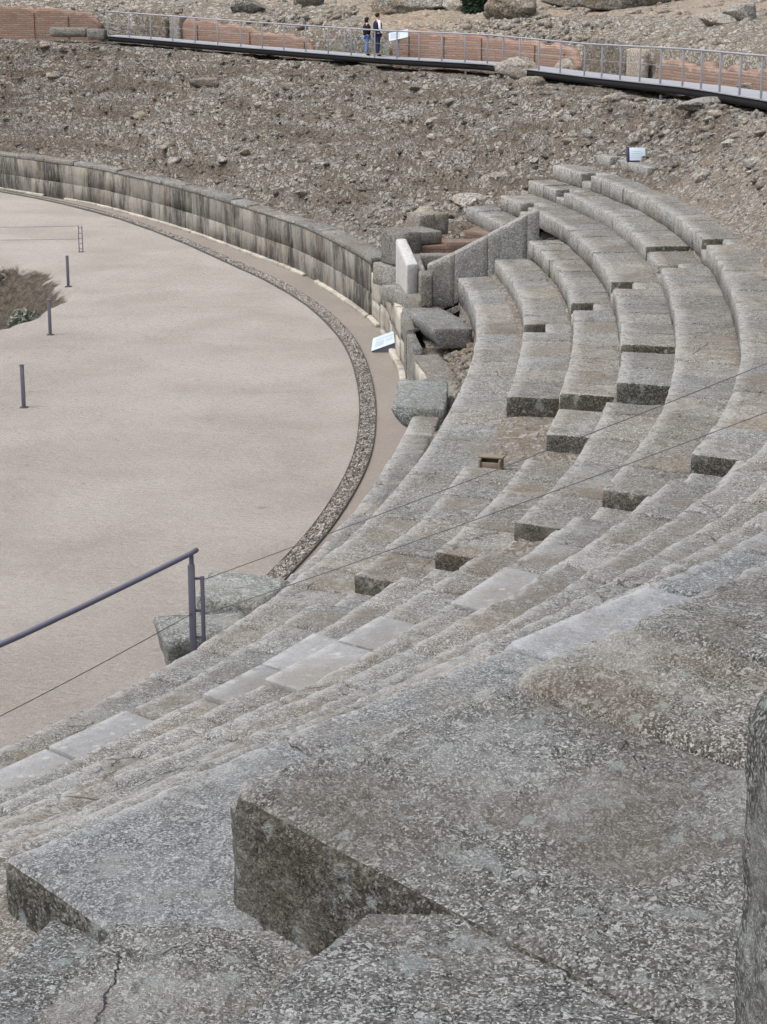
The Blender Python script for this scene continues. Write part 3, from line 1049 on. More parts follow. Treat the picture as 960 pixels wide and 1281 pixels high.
# row 4
row = row_empty('fourth seat row from the arena, stepping down in two breaks', 'R4f', -5, 3.46)
run(row, 'R4f', 3.46, 26.0, 29.3, GF, 0.8, 1.4)
seat_block(row, 'R4f', 3.46, 24.6, 26.0, GF, notch=0.45)
run(row, 'R4f', 3.46, A1[1] - 0.1, 24.6, GF, 0.9, 1.7, crust_shade=True)
seat_block(row, 'R4f', 3.46, A1[0], A1[1] - 0.1, GF, notch=0.45)
run(row, 'R4f', 3.46, -11.9, A1[0], GF, 0.9, 1.7, crust_shade=True)
run(row, 'R4f', 3.34, -16.8, -12.0, GF, 1.2, 1.8, h=0.5, chip=0.05, crust_shade=True)
run(row, 'R4n', 3.15, A2[1] + 0.5, -18.0, GF, 0.9, 1.6, crust_shade=True)
seat_block(row, 'R4n', 3.15, A2[0] + 0.2, A2[1] + 0.5, GN, notch=0.55)
run(row, 'R4n', 3.15, -36.8, A2[0] + 0.2, GN, 0.9, 1.5, chip=0.06, rad=0.045, amp=0.012)
for a, b in ((-38.3, -36.8), (-40.4, -38.3)):
    seat_block(row, 'R4n', 3.16, a, b, M['new_stone'], chip=0.0, amp=0.001, rad=0.012, label='smooth pale replacement slab')
run(row, 'R4n', 3.15, -60, -40.4, GN, 0.9, 1.5, chip=0.06, rad=0.045, amp=0.012)
# row 5
row = row_empty('fifth seat row from the arena, with a sunk step beside its notch', 'R5', 0, 3.78)
run(row, 'R5', 3.78, 26.3, 30.6, GF, 0.8, 1.4)
seat_block(row, 'R5', 3.78, 24.9, 26.3, GF, notch=0.45)
run(row, 'R5', 3.78, 6.3, 24.9, GF, 0.9, 1.7, crust_shade=True)
run(row, 'R5', 3.69, 2.2, 6.2, GF, 1.2, 2.4)
seat_block(row, 'R5', 3.72, 0.5, 2.2, GF, notch=0.45)
run(row, 'R5', 3.78, A2[1] + 0.2, 0.5, GF, 0.9, 1.7, crust_shade=True)
seat_block(row, 'R5', 3.78, A2[0], A2[1] + 0.2, GN, notch=0.55)
run(row, 'R5', 3.78, -36.0, A2[0], GN, 0.9, 1.5, chip=0.06, rad=0.045, amp=0.012)
seat_block(row, 'R5', 3.79, -38.1, -36.0, M['new_stone'], chip=0.0, amp=0.001, rad=0.012, label='smooth pale replacement slab')
run(row, 'R5', 3.78, -60, -38.1, GN, 0.9, 1.5, chip=0.07, rad=0.05, amp=0.014)
# row 6
row = row_empty('sixth seat row from the arena, its far end under the loose rubble', 'R6', 0, 4.19)
run(row, 'R6', 4.19, 26.6, 30.9, GF, 0.8, 1.4)
seat_block(row, 'R6', 4.19, 25.2, 26.6, GF, notch=0.45)
run(row, 'R6', 4.19, 2.9, 25.2, GF, 0.9, 1.7, crust_shade=True)
seat_block(row, 'R6', 4.19, 1.35, 2.9, GF, notch=0.45)
run(row, 'R6', 4.19, A2[1] + 1.0, 1.35, GF, 0.9, 1.7, crust_shade=True)
seat_block(row, 'R6', 4.19, A2[0] + 0.8, A2[1] + 1.0, GN, notch=0.55)
run(row, 'R6', 4.19, -60, A2[0] + 0.8, GN, 0.9, 1.5, chip=0.07, rad=0.05, amp=0.014)
# rows 7 to 11, only the near wedge survives
for k, key, lab, lo, hi in ((7, 'R7', 'seventh seat row from the arena, leaving the picture at the right', 0.9, 1.6),
                            (8, 'R8', 'eighth seat row from the arena, heavily worn, just above the seventh', 0.9, 1.6),
                            (9, 'R9', 'ninth seat row from the arena, a narrow crumbling strip of tread', 0.8, 1.5)):
    row = row_empty(lab, key, -38, ZROW[k])
    run(row, key, ZROW[k], -60, -24, GN, lo, hi, chip=0.09, rad=0.06, amp=0.02, res=0.055)
row = row_empty('tenth seat row from the arena, worn tread with a smooth blue-grey slab', 'R10', -45, 5.85)
run(row, 'R10', 5.85, -43.8, -30, M['granite_pale'], 1.0, 1.6, chip=0.09, rad=0.06, amp=0.02, res=0.04)
seat_block(row, 'R10', 5.85, -45.9, -43.8, M['blue_stone'], chip=0.03, amp=0.004, rad=0.04, res=0.03, label='smooth blue-grey slab')
seat_block(row, 'R10', 5.84, -48.4, -45.9, M['granite_pale'], chip=0.08, amp=0.014, rad=0.08, res=0.022, depth=1.3)
seat_block(row, 'R10', 5.77, -50.7, -48.4, M['granite_pale'], tilt=0.13, crust_shade=True, chip=0.08, amp=0.012, rad=0.06, res=0.018, depth=1.35)


# ------------------------------------------------------------------ nearest stones
def rough_block(name, corners, z_top, z_bot, mat, res, rad, amp, chip, seed, parent=None, label=None, cat=None, group=None, tilt=(0, 0), grainy=0.0, taper=0.0):
    """block over a four-cornered plan (anticlockwise: near-left, near-right, far-right, far-left), finely roughened"""
    c = np.array(corners, float)
    Lx = 0.5 * (np.linalg.norm(c[1] - c[0]) + np.linalg.norm(c[2] - c[3]))
    Ly = 0.5 * (np.linalg.norm(c[3] - c[0]) + np.linalg.norm(c[2] - c[1]))
    H = z_top - z_bot
    q, fs, edge = rounded_box((Lx, Ly, H), rad, res)
    u, v, w = q[:, 0] / Lx, q[:, 1] / Ly, q[:, 2] / H
    tp = 1 - taper * (1 - w)
    u2, v2 = 0.5 + (u - 0.5) * tp, 0.5 + (v - 0.5) * tp
    xy = ((1 - u2) * (1 - v2))[:, None] * c[0] + (u2 * (1 - v2))[:, None] * c[1] + (u2 * v2)[:, None] * c[2] + ((1 - u2) * v2)[:, None] * c[3]
    W = np.column_stack([xy, z_bot + q[:, 2] + w * (tilt[0] * (u - 0.5) + tilt[1] * (v - 0.5))])
    ctr = np.column_stack([np.tile(c.mean(0), (len(W), 1)), np.full(len(W), 0.5 * (z_top + z_bot))])
    ctr[:, :2] = ctr[:, :2] * 0.5 + W[:, :2] * 0.5
    W = roughen(W, ctr, edge, amp, chip, seed)
    if grainy:
        g = grainy * (0.6 * ridged(W, 14, 2, seed + 61) + 0.7 * np.maximum(0, vnoise(W, 34, seed + 71)) + 0.4 * vnoise(W, 60, seed + 81))
        W[:, 2] += g
    org = None
    if parent is None:
        org = (float(c[:, 0].mean()), float(c[:, 1].mean()), float(z_bot))
    o = obj(name, W, fs, mat, parent, smooth=c[0][1] < 12, origin=org)
    if label:
        if parent is None:
            tag(o, label, cat, group)
        else:
            o['label'] = label
    return o


NEAR = M['granite_near']


def near_row():
    e = row_empty('large weathered seat blocks in the foreground, eleventh row, cut short at the stair', 'R11', -48, 6.26)
    e['category'] = 'seat row'
    for i, (a, b, z) in enumerate(((-47.55, -46.2, 6.27), (-50.05, -47.6, 6.26))):
        key = 'R11'
        W, F, wear = seat_mesh(key, z, a, b, 2.7, 0.66, 0.016, 0.085, 0.014, 0.10, 300 + i * 11, gap=0.024, res_w=0.025, rend=0.085)
        # coarse grain and shallow dished wear on the tread
        top = sstep(z - 0.12, z - 0.03, W[:, 2])
        pw_ = np.degrees(np.arctan2(W[:, 1] - CY, W[:, 0] - CX))
        top = top * sstep(0.03, 0.22, pw_ - a) * sstep(0.03, 0.15, b - pw_)
        W[:, 2] += top * (0.016 * ridged(W, 9, 3, 61) + 0.018 * np.maximum(0, vnoise(W, 26, 71)) + 0.007 * vnoise(W, 60, 81) + 0.05 * fbm(W, 1.5, 3, 0.5, 15) - 0.05 * np.maximum(0, fbm(W, 6.5, 3, 0.55, 19) - 0.16))
        # crack running across the tread
        o = obj('seat_block', W, F, NEAR, e, smooth=True, wear=wear)
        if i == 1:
            crust_shade_end(o, a)
    for a, b in ((-46.15, -44.3), (-44.25, -41.5), (-41.45, -38), (-37.9, -33)):
        seat_block(e, 'R11', 6.27, a, b, NEAR, depth=2.0, h=0.55, chip=0.09, rad=0.07, amp=0.02, res=0.045)


near_row()
rough_block('stair_stone', [(-0.85, 5.1), (1.24, 5.10), (0.40, 6.22), (-0.04, 6.38)], 6.185, 5.3, NEAR, 0.018, 0.08, 0.012, 0.05, 410, tilt=(0.06, 0), label='rounded coarse granite stone at the bottom edge, in front of the foreground block', cat='stone', grainy=0.010)
rough_block('stair_stone', [(-1.95, 5.7), (-0.85, 5.7), (-1.05, 7.12), (-1.40, 7.40)], 5.60, 5.0, NEAR, 0.018, 0.05, 0.010, 0.06, 430, label='pale flat granite stone in the bottom left corner', cat='stone', grainy=0.008)
rough_block('stair_step', [(-1.7, 4.9), (2.2, 4.9), (0.5, 7.0), (-1.10, 7.08)], 5.73, 5.1, NEAR, 0.022, 0.05, 0.02, 0.05, 450, label='gritty worn stair step between the foreground stones', cat='stone', grainy=0.014)
rough_block('upright_stone', [(1.10, 4.3), (2.4, 4.0), (2.9, 5.1), (1.07, 5.36)], 7.43, 5.95, M['lichened'], 0.02, 0.11, 0.022, 0.10, 470, label='tall dark lichened stone rising at the right edge of the picture', cat='stone', grainy=0.004)

# ------------------------------------------------------------------ podium wall, far side: courses of blocks
def podium_wall():
    e = empty('podium_wall', tuple(float(x) for x in pol(np.float64(50), wall_rho(50), 0.0)))
    tag(e, 'long curved podium wall of dark-streaked granite blocks below the rubble bank', 'wall')
    zs = [(0.0, 0.74), (0.74, 1.56)]
    for ci, (z0, z1) in enumerate(zs):
        p = 31.6
        while p < 90:
            Lm = random.uniform(0.8, 2.1) * (1 + 0.012 * max(0, p - 50))
            dp = math.degrees(Lm / float(wall_rho(p)))
            p1 = min(p + dp, 91)
            L, H = Lm, z1 - z0 + 0.004
            q, fs, edge = rounded_box((L - 0.006, 0.7, H - 0.006), 0.012, 0.5)
            ph = p + (q[:, 0] + 0.006) / L * (p1 - p)
            out = random.uniform(-0.015, 0.015)
            W = pol(ph, wall_rho(ph) + out - (0.04 if ci == 0 else 0) + q[:, 1], 0)
            W[:, 2] = z0 + 0.006 + q[:, 2]
            ctr = pol(ph, wall_rho(ph) + 0.35, (z0 + z1) / 2)
            W = roughen(W, ctr, edge, 0.007, 0.03, int(p * 31) + ci)
            obj('wall_block', W, fs[:, ::-1], M['podium'], e, smooth=False)
            p = p1
    # worn coping
    p = 31.2
    while p < 90:
        Lm = random.uniform(1.1, 1.9) * (1 + 0.012 * max(0, p - 50))
        p1 = p + math.degrees(Lm / float(wall_rho(p)))
        hh = random.uniform(0.10, 0.23)
        q, fs, edge = rounded_box((Lm - 0.01, 0.78, hh), 0.05, 0.4)
        ph = p + q[:, 0] / Lm * (p1 - p)
        W = pol(ph, wall_rho(ph) - 0.03 + q[:, 1], 0)
        W[:, 2] = 1.562 + q[:, 2]
        ctr = pol(ph, wall_rho(ph) + 0.35, 1.65)
        W = roughen(W, ctr, edge, 0.012, 0.05, int(p * 17))
        obj('coping_stone', W, fs[:, ::-1], M['granite_far'], e, smooth=False)
        p = p1
    # low foot course
    p = 31.6
    while p < 88:
        Lm = random.uniform(0.9, 1.6)
        p1 = p + math.degrees(Lm / float(wall_rho(p)))
        q, fs, edge = rounded_box((Lm - 0.03, 0.24, 0.12), 0.03, 0.4)
        ph = p + q[:, 0] / Lm * (p1 - p)
        W = pol(ph, wall_rho(ph) - 0.20 + q[:, 1], 0)
        W[:, 2] = -0.02 + q[:, 2]
        W = roughen(W, pol(ph, wall_rho(ph), 0.05), edge, 0.012, 0.05, int(p * 13))
        if random.random() < 0.8:
            obj('foot_stone', W, fs[:, ::-1], M['orthostat'], e, smooth=False)
        p = p1


podium_wall()


def podium_near():
    e = empty('podium_facing', tuple(float(x) for x in pol(np.float64(12), wall_rho(12), 0.0)))
    tag(e, 'podium facing of cream upright slabs between the dark wall and the broken capstone', 'wall')
    p = -60.0
    while p < 30.8:
        vis = p > 0.5
        Lm = random.uniform(0.7, 1.35) if vis else random.uniform(0.9, 1.4)
        p1 = min(p + math.degrees(Lm / float(wall_rho(p))), 31.2)
        Lm = R(p1 - p) * float(wall_rho(p))
        top = 1.02 if -60 < p < 9 else (1.28 + random.uniform(-0.12, 0.1))
        if not vis:
            top = 1.0
        th = 0.22
        z0 = 0.0 + (random.uniform(0, 0.1) if vis and random.random() < 0.2 else 0)
        pieces = [(z0, top)]
        if p > 18 or (vis and random.random() < 0.35):
            s = z0 + (top - z0) * random.uniform(0.4, 0.6)
            pieces = [(z0, s), (s, top)]
        for (a, b) in pieces:
            q, fs, edge = rounded_box((Lm - 0.012, th, b - a - 0.008), 0.014, 0.2)
            ph = p + (q[:, 0] + 0.01) / Lm * (p1 - p)
            out = random.uniform(-0.02, 0.02)
            W = pol(ph, wall_rho(ph) + out + q[:, 1], 0)
            W[:, 2] = a + 0.006 + q[:, 2]
            W = roughen(W, pol(ph, wall_rho(ph) + 0.1, 0.5 * (a + b)), edge, 0.012, 0.06, int(p * 19) + int(b * 10))
            obj('facing_slab', W, fs[:, ::-1], M['orthostat'] if (p > 3 and random.random() < 0.8) else M['granite_far'], e, smooth=False)
        if vis and random.random() < 0.85:
            q, fs, edge = rounded_box((Lm - 0.03, 0.2, 0.13), 0.03, 0.3)
            ph = p + q[:, 0] / Lm * (p1 - p)
            W = pol(ph, wall_rho(ph) - 0.16 + q[:, 1], 0)
            W[:, 2] = -0.01 + q[:, 2]
            W = roughen(W, pol(ph, wall_rho(ph), 0.05), edge, 0.01, 0.05, int(p * 23))
            obj('foot_stone', W, fs[:, ::-1], M['orthostat'], e, smooth=False)
        p = p1
    # rubble backing just behind the slabs
    ph = np.linspace(-60, 31, 240)
    rows = [(0.2, -0.1), (0.22, 0.6), (0.5, 0.7), (0.9, 0.85), (1.5, 0.95)]
    PH = np.repeat(ph[None], len(rows), 0)
    W = np.stack([pol(ph, wall_rho(ph) + a, b) for a, b in rows])
    W[..., 2] += 0.10 * ridged(W, 2.6, 3, 5) * (np.array([0, 0.5, 1, 1, 1])[:, None]) - 0.05
    ob = obj('rubble_backing', W.reshape(-1, 3), grid_faces(len(rows), len(ph)), M['core'], e)


podium_near()


def arc_block(name, p0, p1, ra, rb, z0, z1, mat, parent=None, label=None, cat=None, res=0.16, rad=0.035, amp=0.012, chip=0.05, seed=1, under=0.0, group=None):
    """block between two angles and two radii"""
    pm = 0.5 * (p0 + p1)
    L = R(p1 - p0) * 0.5 * (ra + rb)
    q, fs, edge = rounded_box((L, rb - ra, z1 - z0), rad, res)
    ph = p0 + q[:, 0] / L * (p1 - p0)
    w = q[:, 2] / (z1 - z0)
    W = pol(ph, ra + q[:, 1] + under * (1 - w) ** 2 * (1 - q[:, 1] / (rb - ra)), 0)
    W[:, 2] = z0 + q[:, 2]
    ctr = pol(ph * 0.5 + pm * 0.5, 0.5 * (ra + rb), 0.5 * (z0 + z1))
    W = roughen(W, ctr, edge, amp, chip, seed)
    org = None if parent is not None else tuple(float(x) for x in pol(np.float64(pm), 0.5 * (ra + rb), z0))
    o = obj(name, W, fs[:, ::-1], mat, parent, smooth=False, origin=org)
    if label and parent is None:
        tag(o, label, cat, group)
    return o


arc_block('broken_capstone', -5.7, -0.15, 27.70, 28.75, 0.98, 1.50, M['mossy'], None, 'broken granite capstone jutting over the path, cracked across its top', 'capstone', seed=21, under=0.5, amp=0.02, chip=0.08, rad=0.04)
arc_block('podium_block', 0.1, 9.6, 28.50, 29.12, 0.55, 1.12, GF, None, 'long low podium block beside the rubble gutter, behind the broken capstone', 'stone block', seed=22)
arc_block('podium_capstone', 9.9, 13.4, 29.0, 29.95, 1.2, 1.68, M['granite_far'], None, 'thick podium capstone with a rough near end, in front of the parapet', 'capstone', seed=23, under=0.2, amp=0.018, chip=0.06)
arc_block('podium_capstone', 13.8, 18.2, 29.35, 30.3, 1.2, 1.50, GF, None, 'flat capstone at the foot of the parapet and white marble slab', 'capstone', seed=24)
arc_block('podium_capstone', 18.4, 23.6, 29.85, 30.5, 1.25, 1.66, GF, None, 'low capstone beneath the upright white marble slab', 'capstone', seed=25)
arc_block('stone_block', 23.8, 27.8, 30.65, 31.5, 1.35, 1.95, GF, None, 'dark base block under the squared block at the end of the podium wall', 'stone block', seed=26)
arc_block('stone_block', 25.0, 27.4, 30.8, 31.4, 1.96, 2.92, GF, None, 'squared upright block standing at the end of the podium wall', 'stone block', seed=27)
arc_block('stone_block', 25.9, 28.0, 31.42, 32.3, 2.48, 2.84, GF, None, 'long lintel block resting on red brickwork beside the squared block', 'stone block', seed=28)
arc_block('stone_block', 28.1, 29.5, 32.25, 33.2, 2.55, 3.15, GF, None, 'pale top block above the red brickwork, behind the parapet', 'stone block', seed=29)

# sloping parapet
def parapet():
    e = empty('sloping_parapet', (2.4, 49.6, 1.5))
    tag(e, 'triangular granite parapet rising along the ends of the lowest seat rows', 'parapet')

    def slab(x0, x1, zt0, zt1, zb0, zb1, y0, y1, seed):
        q, fs, edge = rounded_box((x1 - x0, y1 - y0, 1.0), (0.008, 0.03, 0.03), 0.14)
        u, w = q[:, 0] / (x1 - x0), q[:, 2]
        zt = zt0 + (zt1 - zt0) * u
        zb = zb0 + (zb1 - zb0) * u
        W = np.column_stack([x0 + q[:, 0], y0 + q[:, 1] + 0.1 * (q[:, 0] + x0 - 1.0), zb + (zt - zb) * w])
        ctr = np.column_stack([W[:, 0], np.full(len(W), 0.5 * (y0 + y1)), 0.5 * (zt + zb)])
        W = roughen(W, ctr, edge, 0.008, 0.03, seed)
        obj('parapet_slab', W, fs, M['parapet'], e, smooth=False)
    slab(1.14, 1.83, 2.42, 2.73, 1.35, 1.35, 49.35, 49.75, 1)
    slab(1.833, 2.69, 2.735, 3.17, 1.4, 1.8, 49.35, 49.75, 2)
    slab(2.693, 3.70, 3.175, 3.70, 1.8, 2.4, 49.35, 49.75, 3)
    slab(3.703, 4.02, 3.71, 3.80, 2.4, 2.6, 49.35, 49.75, 4)


parapet()
rough_block('pier_stone', [(0.94, 48.35), (1.24, 48.35), (1.28, 49.2), (0.98, 49.2)], 2.33, 1.50, GF, 0.12, 0.04, 0.01, 0.05, 511, label='short upright granite stone at the low end of the parapet', cat='stone')
rough_block('marble_slab', [(0.60, 49.6), (0.90, 49.75), (0.62, 52.2), (0.33, 52.1)], 2.60, 1.50, M['marble'], 0.15, 0.04, 0.008, 0.04, 512, label='upright white marble slab standing beside the parapet', cat='slab', tilt=(0, 0.35))
rough_block('granite_slab', [(0.93, 49.5), (1.12, 49.5), (0.98, 51.6), (0.72, 51.6)], 2.32, 1.50, GF, 0.15, 0.04, 0.008, 0.04, 513, label='grey granite slab between the white marble slab and the parapet', cat='slab', tilt=(0, 0.25))
rough_block('lintel_stone', [(0.95, 51.4), (2.2, 51.4), (2.2, 51.9), (0.95, 51.9)], 2.42, 2.0, GF, 0.15, 0.04, 0.008, 0.04, 514, label='low grey stone behind the parapet, in front of the brickwork', cat='stone')
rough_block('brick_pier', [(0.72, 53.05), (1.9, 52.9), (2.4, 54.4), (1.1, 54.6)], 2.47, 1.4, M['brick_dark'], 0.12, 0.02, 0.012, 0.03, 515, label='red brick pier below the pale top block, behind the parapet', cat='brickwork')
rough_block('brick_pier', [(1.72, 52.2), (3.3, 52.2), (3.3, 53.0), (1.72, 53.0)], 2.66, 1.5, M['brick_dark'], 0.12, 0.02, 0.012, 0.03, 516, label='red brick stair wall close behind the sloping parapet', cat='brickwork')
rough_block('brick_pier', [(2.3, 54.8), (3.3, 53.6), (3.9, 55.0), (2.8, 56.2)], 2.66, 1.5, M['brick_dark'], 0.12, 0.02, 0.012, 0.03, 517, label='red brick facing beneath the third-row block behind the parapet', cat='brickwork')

# block above the sixth row with the little sign on it
e = empty('stone_block', tuple(float(x) for x in pol(np.float64(22), rho('R7', 22), 4.3)))
tag(e, 'topmost surviving seat blocks above the sixth row, under the small white sign', 'stone block')
seat_block(e, 'R7', 4.58, 26.9, 28.6, GF, depth=1.1, h=0.4)
seat_block(e, 'R7', 4.58, 25.5, 26.9, GF, depth=1.1, h=0.4, notch=0.5)
seat_block(e, 'R7', 4.58, 21.8, 25.5, GF, depth=1.5, h=0.4)
TOPZ = 4.59

# ------------------------------------------------------------------ fallen slabs on the podium near the railing
rough_block('fallen_slab', [(-2.55, 24.72), (-1.62, 24.30), (-1.25, 25.45), (-2.45, 25.85)], 1.46, 0.98, M['mossy'], 0.07, 0.06, 0.02, 0.12, 611, label='greenish grey slab lying on the podium beside the steel post, farther of two', cat='slab')
rough_block('fallen_slab', [(-2.75, 22.95), (-1.75, 23.3), (-1.80, 24.22), (-3.08, 24.05)], 1.40, 0.72, M['mossy'], 0.07, 0.08, 0.025, 0.15, 612, label='broken greenish slab overhanging the sand behind the steel post', cat='slab', taper=0.25)

# wooden box in the gap of the second row
def wooden_box():
    e = empty('wooden_box', (1.66, 28.75, 2.16))
    tag(e, 'small tilted wooden box with blue edge lying in the earth gap', 'box')

    def b(nm, x0, x1, y0, y1, z0, z1, m):
        q, fs, edge = rounded_box((x1 - x0, y1 - y0, z1 - z0), 0.008, 0.2)
        W = q + np.array((x0, y0, z0))
        W = W * 0.78
        a = R(-16)
        ca, sa = math.cos(a), math.sin(a)
        W = np.column_stack([1.66 + W[:, 0] * ca - W[:, 1] * sa, 28.75 + W[:, 0] * sa + W[:, 1] * ca, 2.16 + W[:, 2] + 0.10 * W[:, 0] * 0])
        obj(nm, W, fs, m, e)
    b('back_board', -0.22, 0.22, 0.12, 0.16, 0, 0.26, M['wood'])
    b('lid', -0.25, 0.25, -0.05, 0.2, 0.262, 0.30, M['wood'])
    b('side_board', -0.22, -0.18, -0.16, 0.118, 0, 0.26, M['wood'])
    b('side_board', 0.18, 0.22, -0.16, 0.118, 0, 0.26, M['wood'])
    b('front_board', -0.178, 0.178, -0.13, -0.10, 0.05, 0.2, M['wood'])
    b('base', -0.178, 0.178, -0.098, 0.118, 0.0, 0.03, M['wood_dark'])
    b('strap', -0.02, 0.24, -0.20, -0.165, 0.0, 0.06, M['blue'])


wooden_box()

# ------------------------------------------------------------------ signs
def box_w(nm, lo, hi, mat, parent, rad=0.006, rot=None, piv=None):
    q, fs, edge = rounded_box(tuple(np.array(hi) - np.array(lo)), rad, 1.0)
    W = q + np.array(lo)
    if rot is not None:
        mt = np.array(rot.to_matrix() if hasattr(rot, 'to_matrix') else rot)
        W = (W - np.array(piv)) @ mt.T + np.array(piv)
    return obj(nm, W, fs, mat, parent)


def wedge_sign():
    # low lectern sign on the path against the podium
    e = empty('lectern_sign', (0.0, 50.3, 0.0))
    tag(e, 'low wedge-shaped information sign on the path against the podium', 'sign')
    v = [(-0.30, 50.15, 0.02), (0.30, 50.15, 0.02), (0.34, 50.65, 0.02), (-0.16, 50.65, 0.02), (-0.30, 50.15, 0.05), (0.30, 50.15, 0.27), (0.34, 50.65, 0.50), (-0.26, 50.65, 0.28)]
    f = [(3, 2, 1, 0), (4, 5, 6, 7), (0, 1, 5, 4), (1, 2, 6, 5), (2, 3, 7, 6), (3, 0, 4, 7)]
    obj('stand', v, f, M['rail'], e)
    d = np.array((0.60, 0, 0.22))
    a = np.array((-0.30, 50.15, 0.05))
    b2 = np.array((0.04, 0.5, 0.23))
    n = np.cross(d, b2)
    n /= np.linalg.norm(n)

    def P(u, v_, o):
        return a + d * u + b2 * v_ + n * o
    vv = [P(-0.03, -0.03, 0.003), P(1.03, -0.03, 0.003), P(1.03, 1.03, 0.003), P(-0.03, 1.03, 0.003), P(-0.03, -0.03, 0.02), P(1.03, -0.03, 0.02), P(1.03, 1.03, 0.02), P(-0.03, 1.03, 0.02)]
    pn = obj('panel', vv, f, M['panel'], e)
    for (u0, u1, w0, w1) in ((0.12, 0.88, 0.72, 0.80), (0.12, 0.5, 0.2, 0.6), (0.58, 0.88, 0.5, 0.56), (0.58, 0.88, 0.36, 0.42)):
        q = [P(u0, w0, 0.024), P(u1, w0, 0.024), P(u1, w1, 0.024), P(u0, w1, 0.024), P(u0, w0, 0.0205), P(u1, w0, 0.0205), P(u1, w1, 0.0205), P(u0, w1, 0.0205)]
        obj('print', q, [(0, 1, 2, 3), (4, 7, 6, 5), (0, 4, 5, 1), (1, 5, 6, 2), (2, 6, 7, 3), (3, 7, 4, 0)], M['print'], pn)


wedge_sign()


def small_sign():
    c = pol(np.float64(24.2), rho('R7', 24.2) + 0.55, TOPZ)
    x, y = float(c[0]), float(c[1])
    e = empty('small_sign', (x, y, TOPZ))
    tag(e, 'small white sign with dark blue edge standing on the topmost seat block', 'sign')
    x -= 0.30
    rt = np.array(Matrix.Rotation(R(-28), 3, 'X'))
    pv = (x, y, TOPZ)
    box_w('board', (x - 0.19, y - 0.02, TOPZ + 0.03), (x + 0.26, y + 0.02, TOPZ + 0.42), M['panel'], e, 0.004, rt, pv)
    box_w('frame_edge', (x - 0.27, y - 0.03, TOPZ + 0.01), (x - 0.192, y + 0.03, TOPZ + 0.44), M['navy'], e, 0.004, rt, pv)
    box_w('frame_foot', (x - 0.19, y - 0.03, TOPZ + 0.005), (x + 0.26, y + 0.03, TOPZ + 0.028), M['navy'], e, 0.004, rt, pv)
    box_w('prop', (x - 0.02, y + 0.16, TOPZ), (x + 0.02, y + 0.19, TOPZ + 0.33), M['navy'], e)
    for i in range(4):
        box_w('print_line', (x - 0.14, y - 0.024, TOPZ + 0.11 + i * 0.065), (x + 0.19 - 0.05 * (i % 2), y - 0.0205, TOPZ + 0.125 + i * 0.065), M['print'], e, 0.001, rt, pv)


small_sign()

# ------------------------------------------------------------------ railing and cables in front
def tube(path, rad, n=8):
    path = [Vector(p) for p in path]
    vs = []
    for i, p in enumerate(path):
        d = (path[min(i + 1, len(path) - 1)] - path[max(i - 1, 0)]).normalized()
        s = d.cross(Vector((0, 0, 1)))
        if s.length < 1e-4:
            s = Vector((1, 0, 0))
        s.normalize()
        t = s.cross(d)
        for k in range(n):
            a = 2 * math.pi * k / n
            vs.append(p + s * (rad * math.cos(a)) + t * (rad * math.sin(a)))
    fs = []
    for i in range(len(path) - 1):
        for k in range(n):
            k2 = (k + 1) % n
            fs.append((i * n + k, i * n + k2, (i + 1) * n + k2, (i + 1) * n + k))
    fs.append(tuple(range(n))[::-1])
    fs.append(tuple(range((len(path) - 1) * n, len(path) * n)))
    return [tuple(v) for v in vs], fs


